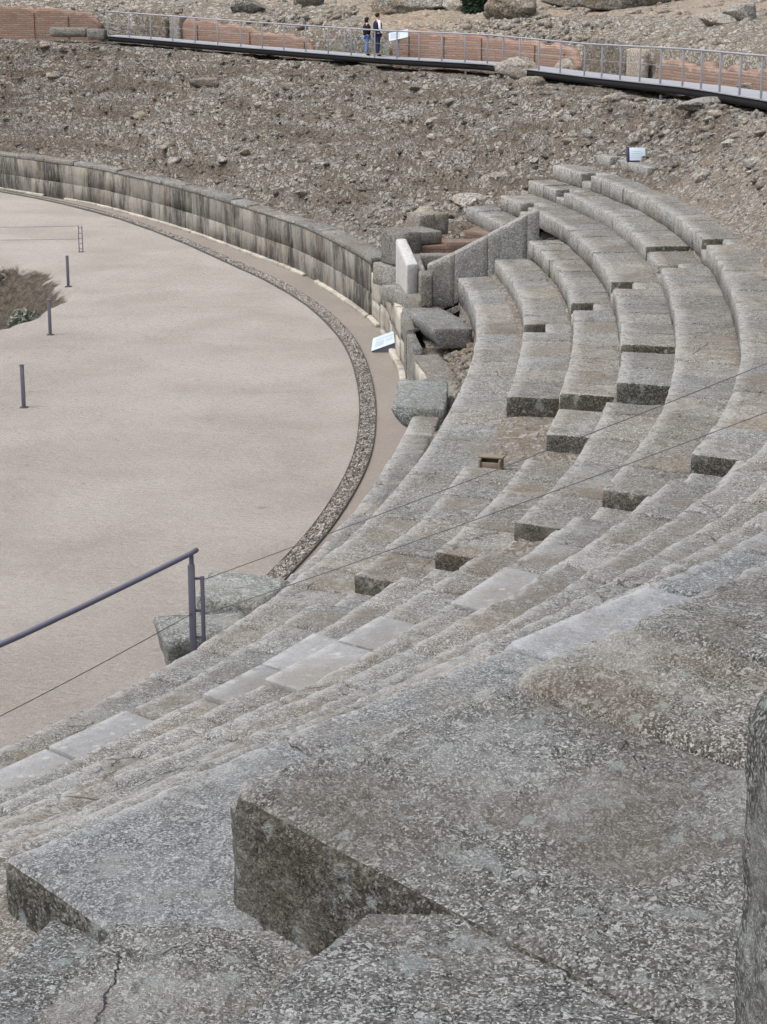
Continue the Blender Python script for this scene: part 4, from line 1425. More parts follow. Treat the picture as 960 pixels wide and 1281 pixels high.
def near_railing():
    px, py = -2.37, 22.62
    e = empty('steel_railing', (px, py, 1.40))
    tag(e, 'grey-violet steel railing with round handrail along the podium edge at lower left', 'railing')
    q, fs, ed = rounded_box((0.085, 0.05, 1.12), 0.006, 2)
    obj('post', q + np.array((px - 0.042, py - 0.025, 1.40)), fs, M['rail'], e)
    q, fs, ed = rounded_box((0.055, 0.035, 0.12), 0.005, 2)
    obj('post_top', q + np.array((px - 0.022, py - 0.018, 2.515)), fs, M['rail'], e)
    v, f = tube([(px + 0.06, py + 0.10, 2.675), (px - 0.02, py - 0.08, 2.67), (-2.85, 21.6, 2.665), (-3.35, 20.6, 2.66), (-3.9, 19.55, 2.655), (-4.5, 18.5, 2.65), (-5.2, 17.4, 2.65)], 0.034, 12)
    h = obj('handrail', v, f, M['rail'], e, smooth=True)
    for (a, b, c) in ((-4.6, 18.3, 1.40), (-5.15, 17.45, 1.40)):
        q, fs, ed = rounded_box((0.085, 0.05, 1.24), 0.006, 2)
        obj('post', q + np.array((a - 0.042, b - 0.025, c)), fs, M['rail'], e)
    q, fs, ed = rounded_box((0.05, 0.045, 0.86), 0.005, 2)
    obj('side_post', q + np.array((px + 0.105, py + 0.0, 1.50)), fs, M['rail'], e)
    for z in (1.55, 1.90, 2.315):
        q, fs, ed = rounded_box((0.10 if z < 2.3 else 0.13, 0.03, 0.03), 0.004, 2)
        obj('bracket', q + np.array((px + 0.03, py + 0.01, z)), fs, M['rail'], e)

    def sag(a, b, s, n=24):
        return [tuple(np.array(a) * (1 - t) + np.array(b) * t - np.array((0, 0, s * 4 * t * (1 - t)))) for t in np.linspace(0, 1, n)]
    for z0, z1, lab in ((2.31, 6.10, 'upper thin steel cable rising from the side post across the seats'), (1.86, 5.52, 'lower thin steel cable rising from the side post across the seats')):
        v, f = tube(sag((px + 0.13, py + 0.02, z0), (5.55, 20.25, z1), 0.05), 0.0055, 6)
        o = obj('cable', v, f, M['cable'], None, smooth=True, origin=(px + 0.13, py, z0))
        tag(o, lab, 'cable', 'railing cables')
    v, f = tube(sag((px, py, 1.885), (-4.6, 18.3, 1.86), 0.03), 0.0055, 6)
    o = obj('cable', v, f, M['cable'], None, smooth=True, origin=(px, py, 1.88))
    tag(o, 'thin steel cable below the handrail, above the sand at lower left', 'cable', 'railing cables')
    p2 = empty('cable_post', (5.55, 20.25, 4.95))
    tag(p2, 'steel post outside the right edge that holds the two long cables', 'post')
    q, fs, ed = rounded_box((0.07, 0.05, 1.25), 0.006, 2)
    obj('post', q + np.array((5.52, 20.23, 4.95)), fs, M['rail'], p2)


near_railing()

# arena barrier posts and ropes
POSTS = [(-8.31, 43.40, 1.0, 'nearest grey barrier post on the arena sand, left edge'), (-9.30, 52.97, 0.98, 'second grey barrier post on the sand, in front of the weedy pit'),
         (-10.21, 61.89, 0.98, 'third grey barrier post on the sand, just beyond the weedy pit'), (-11.06, 70.2, 0.98, 'farthest thin barrier post on the sand, holding two ropes')]
for i, (x, y, h, lab) in enumerate(POSTS):
    e = empty('barrier_post', (x, y, 0))
    tag(e, lab, 'post', 'barrier posts round the arena pit')
    z0 = -0.03
    if i < 3:
        q, fs, ed = rounded_box((0.085, 0.085, h), 0.008, 2)
        obj('shaft', q + np.array((x - 0.042, y - 0.042, z0)), fs, M['rail'], e)
        q, fs, ed = rounded_box((0.10, 0.10, 0.03), 0.008, 2)
        obj('cap', q + np.array((x - 0.05, y - 0.05, z0 + h + 0.001)), fs, M['rail'], e)
    else:
        for dx in (-0.065, 0.065):
            q, fs, ed = rounded_box((0.03, 0.03, h), 0.006, 2)
            obj('shaft', q + np.array((x - 0.015 + dx, y - 0.015, z0)), fs, M['rail'], e)
        for k in range(5):
            q, fs, ed = rounded_box((0.098, 0.02, 0.02), 0.004, 2)
            obj('rung', q + np.array((x - 0.049, y - 0.01, z0 + 0.12 + k * 0.19)), fs, M['rail'], e)
    q, fs, ed = rounded_box((0.2, 0.2, 0.03), 0.008, 2)
    obj('base_plate', q + np.array((x - 0.1, y - 0.1, -0.035)), fs, M['edging'], e)
for z0, lab in ((0.93, 'upper thin rope running left from the farthest barrier post'), (0.46, 'lower thin rope running left from the farthest barrier post')):
    v, f = tube([(-11.1 - 12 * t, 70.2 + 1.5 * t, z0 - 0.12 * 4 * t * (1 - t)) for t in np.linspace(0, 1, 14)], 0.007, 5)
    tag(obj('rope', v, f, M['cable'], None, origin=(-11.1, 70.2, z0)), lab, 'rope', 'barrier ropes')

# ------------------------------------------------------------------ walkway
WDIR = np.diff(WALK[:, :2], axis=0)
WSEG = np.linalg.norm(WDIR, axis=1)
WCUM = np.concatenate([[0], np.cumsum(WSEG)])


def wpoint(s, off, dz=0.0):
    x = np.interp(s, WCUM, WALK[:, 0])
    y = np.interp(s, WCUM, WALK[:, 1])
    z = np.interp(s, WCUM, WALK[:, 2])
    i = int(np.clip(np.searchsorted(WCUM, s) - 1, 0, len(WSEG) - 1))
    d = WDIR[i] / WSEG[i]
    nrm = np.array((-d[1], d[0]))
    # outward = away from the arena centre
    if np.dot(nrm, np.array((x - CX, y - CY))) < 0:
        nrm = -nrm
    return np.array((x + nrm[0] * off, y + nrm[1] * off, z + dz))


def walkway():
    s0 = WCUM[1]
    s1 = WCUM[-1] - 0.5
    e = empty('walkway', tuple(wpoint(25, 0.6, -0.3)))
    tag(e, 'long raised steel visitor walkway with pale deck and railing above the bank', 'walkway')
    ms = [s0]
    while ms[-1] < s1 - 2.0:
        ms.append(ms[-1] + float(np.interp(ms[-1], [WCUM[4], WCUM[5]], [1.42, 2.05])))
    n = len(ms) - 1
    for i in range(n):
        a, b = ms[i], ms[i + 1]
        A0, A1_, B0, B1 = wpoint(a, 0.0), wpoint(a, 1.45), wpoint(b, 0.0), wpoint(b, 1.45)
        up = np.array((0, 0, 0.035))
        g = (B0 - A0) * 0.006
        v = [A0 + g, B0 - g, B1 - g, A1_ + g]
        v = v + [p + up for p in v]
        obj('deck_panel', v, [(3, 2, 1, 0), (4, 5, 6, 7), (0, 1, 5, 4), (1, 2, 6, 5), (2, 3, 7, 6), (3, 0, 4, 7)], M['deck'], e)
    for off in (0.04, 1.38):
        P = [wpoint(s, off, -0.17) for s in np.linspace(s0, s1, 90)]
        vs = []
        for p in P:
            for dx, dz in ((0, -0.06), (0.07, -0.06), (0.07, 0.165), (0, 0.165)):
                d = np.array((CX - p[0], CY - p[1]))
                d = d / np.linalg.norm(d)
                vs.append((p[0] - d[0] * dx, p[1] - d[1] * dx, p[2] + dz))
        obj('beam', vs, grid_faces(90, 4, True), M['deck_dark'], e)
    for i in range(n + 1):
        a = ms[i]
        for off in (0.05,):
            p = wpoint(a, off)
            q, fs, ed = rounded_box((0.06, 0.06, 1.10), 0.006, 2)
            if off < 1 or i % 2 == 0:
                obj('rail_post', q + np.array((p[0] - 0.03, p[1] - 0.03, p[2] + 0.036)), fs, M['rail_far'], e)
        if i % 2 == 0:
            p = wpoint(a, 0.09)
            q, fs, ed = rounded_box((0.08, 0.08, 0.75), 0.006, 2)
            obj('support_leg', q + np.array((p[0] - 0.04, p[1] - 0.04, p[2] - 1.07)), fs, M['rail'], e)
    for off in (0.05,):
        for dz, rad in ((1.16, 0.036),) + (((0.62, 0.008),) if off < 1 else ()):
            v, f = tube([tuple(wpoint(s, off, dz)) for s in np.linspace(s0 - 0.05, s1, 60)], rad, 6)
            obj('top_rail' if dz > 1 else 'rail_wire', v, f, M['rail_far'], e, smooth=True)


walkway()

# information panel beside the two visitors
def walk_x(px_x):
    """walkway parameter for a given world x"""
    ss = np.linspace(0, WCUM[-1], 800)
    xs = np.array([wpoint(s, 0.7)[0] for s in ss])
    return float(ss[np.argmin(np.abs(xs - px_x))])


def lectern_far():
    s = walk_x(0.42)
    p = wpoint(s, 1.0, 0.036)
    x, y, z = p
    e = empty('information_panel', tuple(p))
    tag(e, 'tilted pale blue information panel beside the two visitors on the walkway', 'sign')
    box_w('leg', (x - 0.05, y - 0.03, z), (x + 0.05, y + 0.03, z + 0.88), M['rail_far'], e)
    rot = Matrix.Rotation(R(32), 3, 'X') @ Matrix.Rotation(R(-14), 3, 'Y')
    pn = box_w('panel', (x - 0.42, y - 0.30, z + 0.90), (x + 0.42, y + 0.30, z + 0.93), M['panel'], e, 0.004, np.array(rot), (x, y, z + 0.9))
    box_w('print', (x - 0.34, y - 0.2, z + 0.932), (x + 0.05, y + 0.2, z + 0.936), M['print'], pn, 0.001, np.array(rot), (x, y, z + 0.9))


lectern_far()

# ------------------------------------------------------------------ masonry behind the walkway
def brick_wall(label, s0, s1, off, h0, h1, seed, jag=0.12, base=-0.5, mat='brick', name='brick_wall', cat='brick wall', pil=True):
    ns = max(4, int((s1 - s0) / 0.16))
    nz = 10
    ss = np.linspace(s0, s1, ns)
    e = empty(name, tuple(wpoint(0.5 * (s0 + s1), off, base)))
    tag(e, label, cat)
    front, back = [], []
    zt = h0 + (h1 - h0) * np.linspace(0, 1, ns) + jag * np.array([float(fbm(np.array([[s, seed, 0.3]]), 2.2, 3, 0.6, seed)[0]) for s in ss])
    zt = zt - 0.7 * np.maximum(0, 1 - (ss - s0) / 0.5) * jag * 3 - 0.7 * np.maximum(0, 1 - (s1 - ss) / 0.8) * jag * 4
    V = np.zeros((ns, 2 * nz, 3))
    for i, s in enumerate(ss):
        for k in range(nz):
            t = k / (nz - 1)
            V[i, k] = wpoint(s, off, base + (zt[i] - base) * t)
            V[i, 2 * nz - 1 - k] = wpoint(s, off + 0.45, base + (zt[i] - base) * t)
    V[:, :nz] += 0.03 * fbm(V[:, :nz], 2.5, 3, 0.5, seed)[..., None] * np.array((1, -1, 0.3))
    F = grid_faces(ns, 2 * nz)
    caps = np.array([[k, k + 1, 2 * nz - 2 - k, 2 * nz - 1 - k] for k in range(nz - 1)])
    capb = caps[:, ::-1] + (ns - 1) * 2 * nz
    obj('brickwork', V.reshape(-1, 3), np.concatenate([F, caps, capb]), M[mat], e)
    if pil:
        s = s0 + 0.7
        r_ = random.Random(seed)
        while s < s1 - 0.6:
            w = r_.uniform(0.25, 0.5)
            top = float(np.interp(s, ss, zt)) - 0.1 - r_.uniform(0, 0.2)
            a, b = wpoint(s, off - 0.06, base), wpoint(s + w, off - 0.06, base)
            a2, b2 = wpoint(s, off + 0.02, base), wpoint(s + w, off + 0.02, base)
            up = np.array((0, 0, top - base))
            v = [a, b, b2, a2, a + up, b + up, b2 + up, a2 + up]
            obj('brick_pilaster', v, [(3, 2, 1, 0), (4, 5, 6, 7), (0, 1, 5, 4), (1, 2, 6, 5), (2, 3, 7, 6), (3, 0, 4, 7)], M[mat], e)
            s += w + r_.uniform(1.4, 3.2)
    return e


def sx(px, off=1.9):
    """walkway parameter whose wall point appears along the line of sight with this horizontal slope"""
    ss = np.linspace(0, WCUM[-1], 900)
    W = np.array([wpoint(s, off) for s in ss])
    dep = W[:, 1] * 0.9643 + (9.4 - W[:, 2]) * 0.2648
    return float(ss[np.argmin(np.abs(W[:, 0] / dep - px))])


K = 1 / 2402.0
brick_wall('low red brick wall left of where the walkway begins', sx(-520 * K), sx(-355 * K), 1.95, 1.15, 1.05, 3, 0.22, -0.45)
brick_wall('red brick wall behind the walkway railing, left of the visitors', sx(-255 * K), sx(-88 * K), 1.95, 1.05, 0.45, 5, 0.25, -0.45)
brick_wall('red brick wall behind the railing, right of the information panel', sx(10 * K), sx(240 * K), 1.95, 1.15, 0.75, 8, 0.25, -0.45)
brick_wall('low banded brick courses behind the railing at the right edge', sx(338 * K), sx(520 * K), 1.95, 0.55, 0.5, 11, 0.3, -0.45, pil=False)
brick_wall('buff rubble masonry pier behind the start of the walkway', sx(-318 * K), sx(-272 * K), 1.9, 1.2, 1.3, 14, 0.16, -0.45, 'conglomerate', 'masonry_pier', 'masonry', False)
brick_wall('rubble masonry stub behind the two visitors', sx(-70 * K), sx(6 * K), 2.0, 0.75, 0.9, 15, 0.22, -0.45, 'conglomerate', 'masonry_stub', 'masonry', False)
brick_wall('brown rubble masonry behind the railing, left of the grey stele', sx(246 * K), sx(300 * K), 2.0, 1.1, 1.2, 16, 0.22, -0.45, 'conglomerate', 'masonry_stub', 'masonry', False)


def walk_block(name, label, cat, px0, px1, off, z0, z1, depth, mat, seed, rad=0.05):
    a, b = wpoint(sx(px0 * K, off), off), wpoint(sx(px1 * K, off), off)
    a2, b2 = wpoint(sx(px0 * K, off), off + depth), wpoint(sx(px1 * K, off), off + depth)
    zb = 0.5 * (a[2] + b[2])
    return rough_block(name, [a[:2], b[:2], b2[:2], a2[:2]], zb + z1, zb + z0, mat, 0.15, rad, 0.015, 0.05, seed, label=label, cat=cat)


walk_block('stele', 'grey rounded stone stele standing behind the walkway railing', 'stele', 303, 323, 1.75, -0.2, 0.98, 0.3, M['rock'], 701, 0.12)
walk_block('grey_pier', 'narrow grey stone pier behind the railing, beside the red brick wall', 'pier', -269, -254, 1.8, -0.3, 1.05, 0.4, M['rock'], 702)
walk_block('coping_block', 'long rounded granite coping at the left end of the walkway', 'coping', -421, -372, 0.2, -0.15, 0.30, 0.7, GF, 703, 0.14)
walk_block('coping_block', 'short squared coping block touching the start of the railing', 'coping', -371, -349, 0.2, -0.2, 0.30, 0.7, GF, 704, 0.06)


# ------------------------------------------------------------------ boulders and single stones
IV3, IF3 = ico_base(4)
IV2, IF2 = ico_base(3)


def boulder(name, loc, dims, label, cat, seed, mat=None, group=None, rot=0.0, hi=True, sharp=0.35):
    BV, BF = (IV3, IF3) if hi else (IV2, IF2)
    V = BV.copy()
    P = V * 1.3 + seed * 3.7
    m = 1 + sharp * fbm(P, 0.9, 3, 0.5, seed) + 0.16 * ridged(P, 2.2, 3, seed + 4) + 0.07 * ridged(P, 6.5, 2, seed + 9)
    V = V * m[:, None]
    # a few planar breaks
    r_ = np.random.default_rng(seed)
    for _ in range(5):
        nrm = r_.normal(size=3)
        nrm /= np.linalg.norm(nrm)
        d = r_.uniform(0.55, 0.85)
        ex = np.maximum(0, V @ nrm - d)
        V = V - np.outer(ex * 0.85, nrm)
    V = V * np.array(dims) * 0.5
    ca, sa = math.cos(rot), math.sin(rot)
    W = np.column_stack([V[:, 0] * ca - V[:, 1] * sa, V[:, 0] * sa + V[:, 1] * ca, V[:, 2]])
    W += 0.02 * fbm(W, 6, 3, 0.5, seed)[:, None] * np.array((1, 1, 1))
    W = W + np.array(loc)
    o = obj(name, W, BF, mat or M['rock'], None, smooth=False, origin=tuple(loc))
    tag(o, label, cat, group)
    return o


def at(px, dist_y, py):
    """place by bearing and distance: world point at ground distance y seen at that bearing"""
    th = 0.268 + math.atan((py - 640.5) / 2402.0)
    z = 9.4 - dist_y * math.tan(th)
    dep = dist_y * 0.9643 + (9.4 - z) * 0.2648
    return (px - 480) * K * dep, dist_y, z


def surf_z(x, y):
    ph = np.degrees(np.arctan2(y - CY, x - CX))
    r = np.hypot(x - CX, y - CY)
    t = r - walk_rho(ph)
    hz = walk_z(ph) + np.interp(t, [2.15, 2.35, 3.2, 5.5, 8, 14, 24, 60, 110], [-0.55, 0.95, 1.25, 1.75, 1.95, 2.7, 4.2, 11.0, 16.0])
    return np.where(t > 2.2, hz, bank_base(ph, r))


def hit(px, py):
    """where a line of sight meets the slope: used to seat stones on the ground"""
    y = np.linspace(30, 150, 6000)
    th = 0.268 + math.atan((py - 640.5) / 2402.0)
    z = 9.4 - y * math.tan(th)
    dep = y * 0.9643 + (9.4 - z) * 0.2648
    x = (px - 480) * K * dep
    k = np.argmax(surf_z(x, y) > z)
    return float(x[k]), float(y[k]), float(z[k])


B = [  # px, py, y, (dx,dy,dz), label
    (311, 8, 97, (1.9, 1.4, 1.15), 'round grey boulder of old masonry above the brick wall, left of the visitors'),
    (386, 0, 99, (2.0, 1.5, 1.0), 'dark boulder at the top edge, between the round boulder and the visitors'),
    (515, 3, 95, (4.2, 2.0, 1.5), 'large ochre-bellied masonry block at the top edge above the information panel'),
    (572, 8, 95, (1.3, 1.3, 1.1), 'grey boulder left of the dark cypress at the top edge'),
    (642, 8, 92, (2.6, 2.0, 1.7), 'big slanted boulder right of the dark cypress at the top edge'),
    (720, -1, 92, (3.0, 1.8, 1.1), 'overhanging masonry slab at the top edge above the earth slope'),
    (800, 0, 88, (5.6, 2.0, 1.1), 'long ledge of old masonry along the top edge at right'),
    (930, 20, 74, (1.6, 1.2, 0.9), 'pointed grey boulder near the top right corner'),
    (900, 27, 73, (1.3, 0.9, 0.6), 'brown squared stone beside the pointed boulder at top right'),
    (652, 92, 67.5, (1.9, 1.3, 0.9), 'big greenish boulder in front of the walkway railing'),
    (712, 93, 66, (1.0, 0.8, 0.85), 'pointed pale boulder against the walkway, right of the greenish one'),
    (668, 105, 64, (0.95, 0.5, 0.45), 'tan broken slab leaning below the greenish boulder'),
    (852, 104, 58, (0.9, 0.8, 0.6), 'lichened lump of masonry hiding the walkway deck at right'),
    (880, 132, 52, (1.5, 0.8, 0.35), 'flat tan slab under the walkway at right'),
    (945, 118, 49, (1.6, 1.0, 0.6), 'grey rubble outcrop under the walkway at the right edge'),
    (777, 146, 55, (0.45, 0.35, 0.28), 'pale squared stone on the slope above the small white sign'),
    (766, 125, 59, (0.7, 0.5, 0.35), 'grey stone high on the slope below the walkway, above the pale squared stone'),
    (796, 176, 52.5, (0.42, 0.3, 0.42), 'upright tan stone just behind the small white sign'),
    (880, 224, 45, (0.5, 0.4, 0.36), 'reddish brown stone on the earth slope right of the small sign'),
    (945, 205, 46, (0.5, 0.4, 0.3), 'tan stone among rubble near the right edge of the earth slope'),
    (915, 180, 48, (0.42, 0.4, 0.26), 'pale stone among rubble, upper right earth slope'),
    (70, 92, 93.5, (0.75, 0.6, 0.45), 'white stone lying alone on the left of the rubble bank'),
    (206, 151, 83, (0.6, 0.5, 0.36), 'light brown stone in the middle of the rubble bank'),
    (265, 100, 85, (1.7, 1.0, 0.5), 'broad cracked grey rock on the upper rubble bank below the brick wall'),
    (590, 250, 60, (1.3, 0.8, 0.55), 'grey rock outcrop on the bank just above the fourth seat row'),
    (618, 222, 62, (1.2, 0.9, 0.5), 'lichened rock outcrop on the bank left of the upper seat ends'),
]
for i, (px, py, y, dims, lab) in enumerate(B):
    g_ = hit(px, py + dims[2] * 8)
    sc_ = min(1.6, max(0.6, g_[1] / y))
    dims = tuple(d_ * sc_ for d_ in dims)
    boulder('boulder' if max(dims) > 0.9 else 'stone', (g_[0], g_[1] + dims[1] * 0.2, g_[2] + dims[2] * (0.25 if i < 21 else 0.0)), dims, lab, 'boulder' if max(dims) > 0.9 else 'stone', 40 + i, rot=random.uniform(-0.6, 0.6), mat=M['conglomerate'] if i in (0, 2, 4, 5, 6, 12, 14) else None)

# loose stones that can be told apart on the bank, all of one sort
SHARE = []
for i in range(10):
    o = boulder('loose_stone', (0, 0, 0), (0.55, 0.42, 0.3), 'x', 'stone', 200 + i, hi=False)
    SHARE.append(o.data)
    bpy.data.objects.remove(o)
rs = random.Random(5)
for i in range(80):
    if i < 52:
        ph = rs.uniform(33, 80)
        t = rs.uniform(0.04, 0.95)
        r = (float(wall_rho(ph)) + 0.8) * (1 - t) + (float(walk_rho(ph)) - 0.4) * t
        lab, grp = 'loose grey stone lying on the ruined rubble bank', 'loose stones on the rubble bank'
    else:
        ph = rs.uniform(0, 24)
        t = rs.uniform(0.25, 0.95)
        r = (float(rho('R6', ph)) + 1.2) * (1 - t) + (float(walk_rho(ph)) - 0.3) * t
        lab, grp = 'loose stone lying on the earth slope above the far seats', 'loose stones on the earth slope'
    W = bank_point(np.array([ph]), np.array([r]))[0]
    o = bpy.data.objects.new('loose_stone', SHARE[i % 10])
    COL.objects.link(o)
    s = rs.uniform(0.45, 1.25) * (0.8 if i >= 52 else 1)
    o.location = (W[0], W[1], W[2] + 0.02)
    o.scale = (s * rs.uniform(0.8, 1.4), s, s * rs.uniform(0.7, 1.1))
    o.rotation_euler = (rs.uniform(-0.3, 0.3), rs.uniform(-0.3, 0.3), rs.uniform(0, 6.28))
    tag(o, lab, 'stone', grp)

# ------------------------------------------------------------------ plants
def leaves(n, ctr_fn, size, elong=2.2):
    C = np.array([ctr_fn() for _ in range(n)])
    d1 = rng.normal(size=(n, 3))
    d1 /= np.linalg.norm(d1, axis=1, keepdims=True)
    d2 = np.cross(d1, rng.normal(size=(n, 3)))
    d2 /= np.linalg.norm(d2, axis=1, keepdims=True)
    s = size * rng.uniform(0.6, 1.4, (n, 1))
    V = np.stack([C - d1 * s * elong * 0.5, C + d2 * s * 0.4, C + d1 * s * elong * 0.5, C - d2 * s * 0.4], 1)
    F = np.arange(n * 4).reshape(n, 4)
    return V.reshape(-1, 3), F


def cypress():
    x, y, z = hit(595, 20)
    y += 0.5
    z0 = z + 0.1
    e = empty('cypress', (x, y, z0))
    tag(e, 'dark green cypress showing between boulders at the top edge', 'tree')
    v, f = tube([(x, y, z0), (x + 0.05, y, z0 + 1.5), (x, y, z0 + 4.5)], 0.11, 8)
    obj('trunk', v, f, M['bark'], e)

    def c():
        t = rng.uniform(0, 1)
        r = 0.62 * math.sin(math.pi * min(1, 0.30 + t * 0.70)) ** 0.6 * rng.uniform(0.2, 1) ** 0.5
        a = rng.uniform(0, 6.283)
        return (x + r * math.cos(a), y + r * math.sin(a), z0 - 0.15 + t * 5.2)
    v, f = leaves(5200, c, 0.11, 2.4)
    obj('crown', v, f, M['leaf_dark'], e)


cypress()


def pit_plants():
    # shrubs
    for i, (x, y, r, h, lab) in enumerate(((-12.6, 57.6, 1.1, 0.9, 'grey-green shrub in the arena pit behind the second post'), (-14.4, 66.5, 1.3, 1.0, 'grey-green shrub at the far end of the arena pit, left edge'), (-10.6, 56.0, 0.55, 0.45, 'low grey-green weed clump on the pit edge behind the second post'))):
        z0 = float(pit_depth(np.array([x]), np.array([y]))[0])
        e = empty('shrub', (x, y, z0))
        tag(e, lab, 'shrub', 'shrubs in the arena pit')
        for k in range(5):
            a = k * 1.3
            v, f = tube([(x, y, z0 - 0.05), (x + 0.3 * r * math.cos(a), y + 0.3 * r * math.sin(a), z0 + 0.45 * h), (x + 0.65 * r * math.cos(a), y + 0.65 * r * math.sin(a), z0 + 0.85 * h)], 0.018, 5)
            obj('stem', v, f, M['bark'], e)

        def c():
            a = rng.uniform(0, 6.283)
            rr_ = r * math.sqrt(rng.uniform(0, 1)) * (0.75 + 0.3 * math.sin(3 * a + i))
            t = rng.uniform(0.1, 1)
            return (x + rr_ * math.cos(a), y + rr_ * math.sin(a), z0 + h * t * (1 - 0.55 * (rr_ / r) ** 2) * (0.85 + 0.3 * math.sin(5 * a)))
        v, f = leaves(900, c, 0.075, 2.2)
        obj('crown', v, f, M['leaf_grey'], e)
    # dry grass round the pit edge
    n = 9000
    x = rng.uniform(-19, -8.6, n)
    y = rng.uniform(46, 71, n)
    d = pit_depth(x, y)
    k = (d < -0.45) & (d > -2.15)
    k &= rng.uniform(0, 1, n) < (0.35 + 0.65 * (fbm(np.stack([x, y, 0 * x], -1), 0.5, 3, 0.5, 4) > 0))
    x, y, d = x[k], y[k], d[k]
    m = len(x)
    hh = rng.uniform(0.02, 0.07, m)
    a = rng.uniform(0, 6.283, m)
    ln = rng.uniform(0.0, 0.6, m) * hh
    w = 0.02
    B0 = np.stack([x - w * np.sin(a), y + w * np.cos(a), d - 0.02], 1)
    B1 = np.stack([x + w * np.sin(a), y - w * np.cos(a), d - 0.02], 1)
    T0 = np.stack([x + ln * np.cos(a), y + ln * np.sin(a), d + hh], 1)
    V = np.stack([B0, B1, T0], 1).reshape(-1, 3)
    o = obj('dry_grass', V, np.arange(m * 3).reshape(m, 3), M['dry_grass'])
    tag(o, 'dry brown grass and weeds round the sunken pit in the arena', 'grass', None, 'stuff')


pit_plants()

# ------------------------------------------------------------------ the two visitors
def skin(name, pts, edges, mat, parent, sub=1, root=0):
    """surface grown over connected joints; pts: (x,y,z,rx,ry)"""
    org = parent_origin(parent)
    me = bpy.data.meshes.new(name)
    me.from_pydata([(p[0] - org[0], p[1] - org[1], p[2] - org[2]) for p in pts], edges, [])
    me.materials.append(mat)
    o = bpy.data.objects.new(name, me)
    COL.objects.link(o)
    o.parent = parent
    ORIG[o.name] = org
    md = o.modifiers.new('skin', 'SKIN')
    sv = me.skin_vertices[0].data
    for i, p in enumerate(pts):
        sv[i].radius = (p[3], p[4])
        sv[i].use_root = (i == root)
    md.use_smooth_shade = True
    ss = o.modifiers.new('smooth', 'SUBSURF')
    ss.levels = sub
    ss.render_levels = sub
    return o


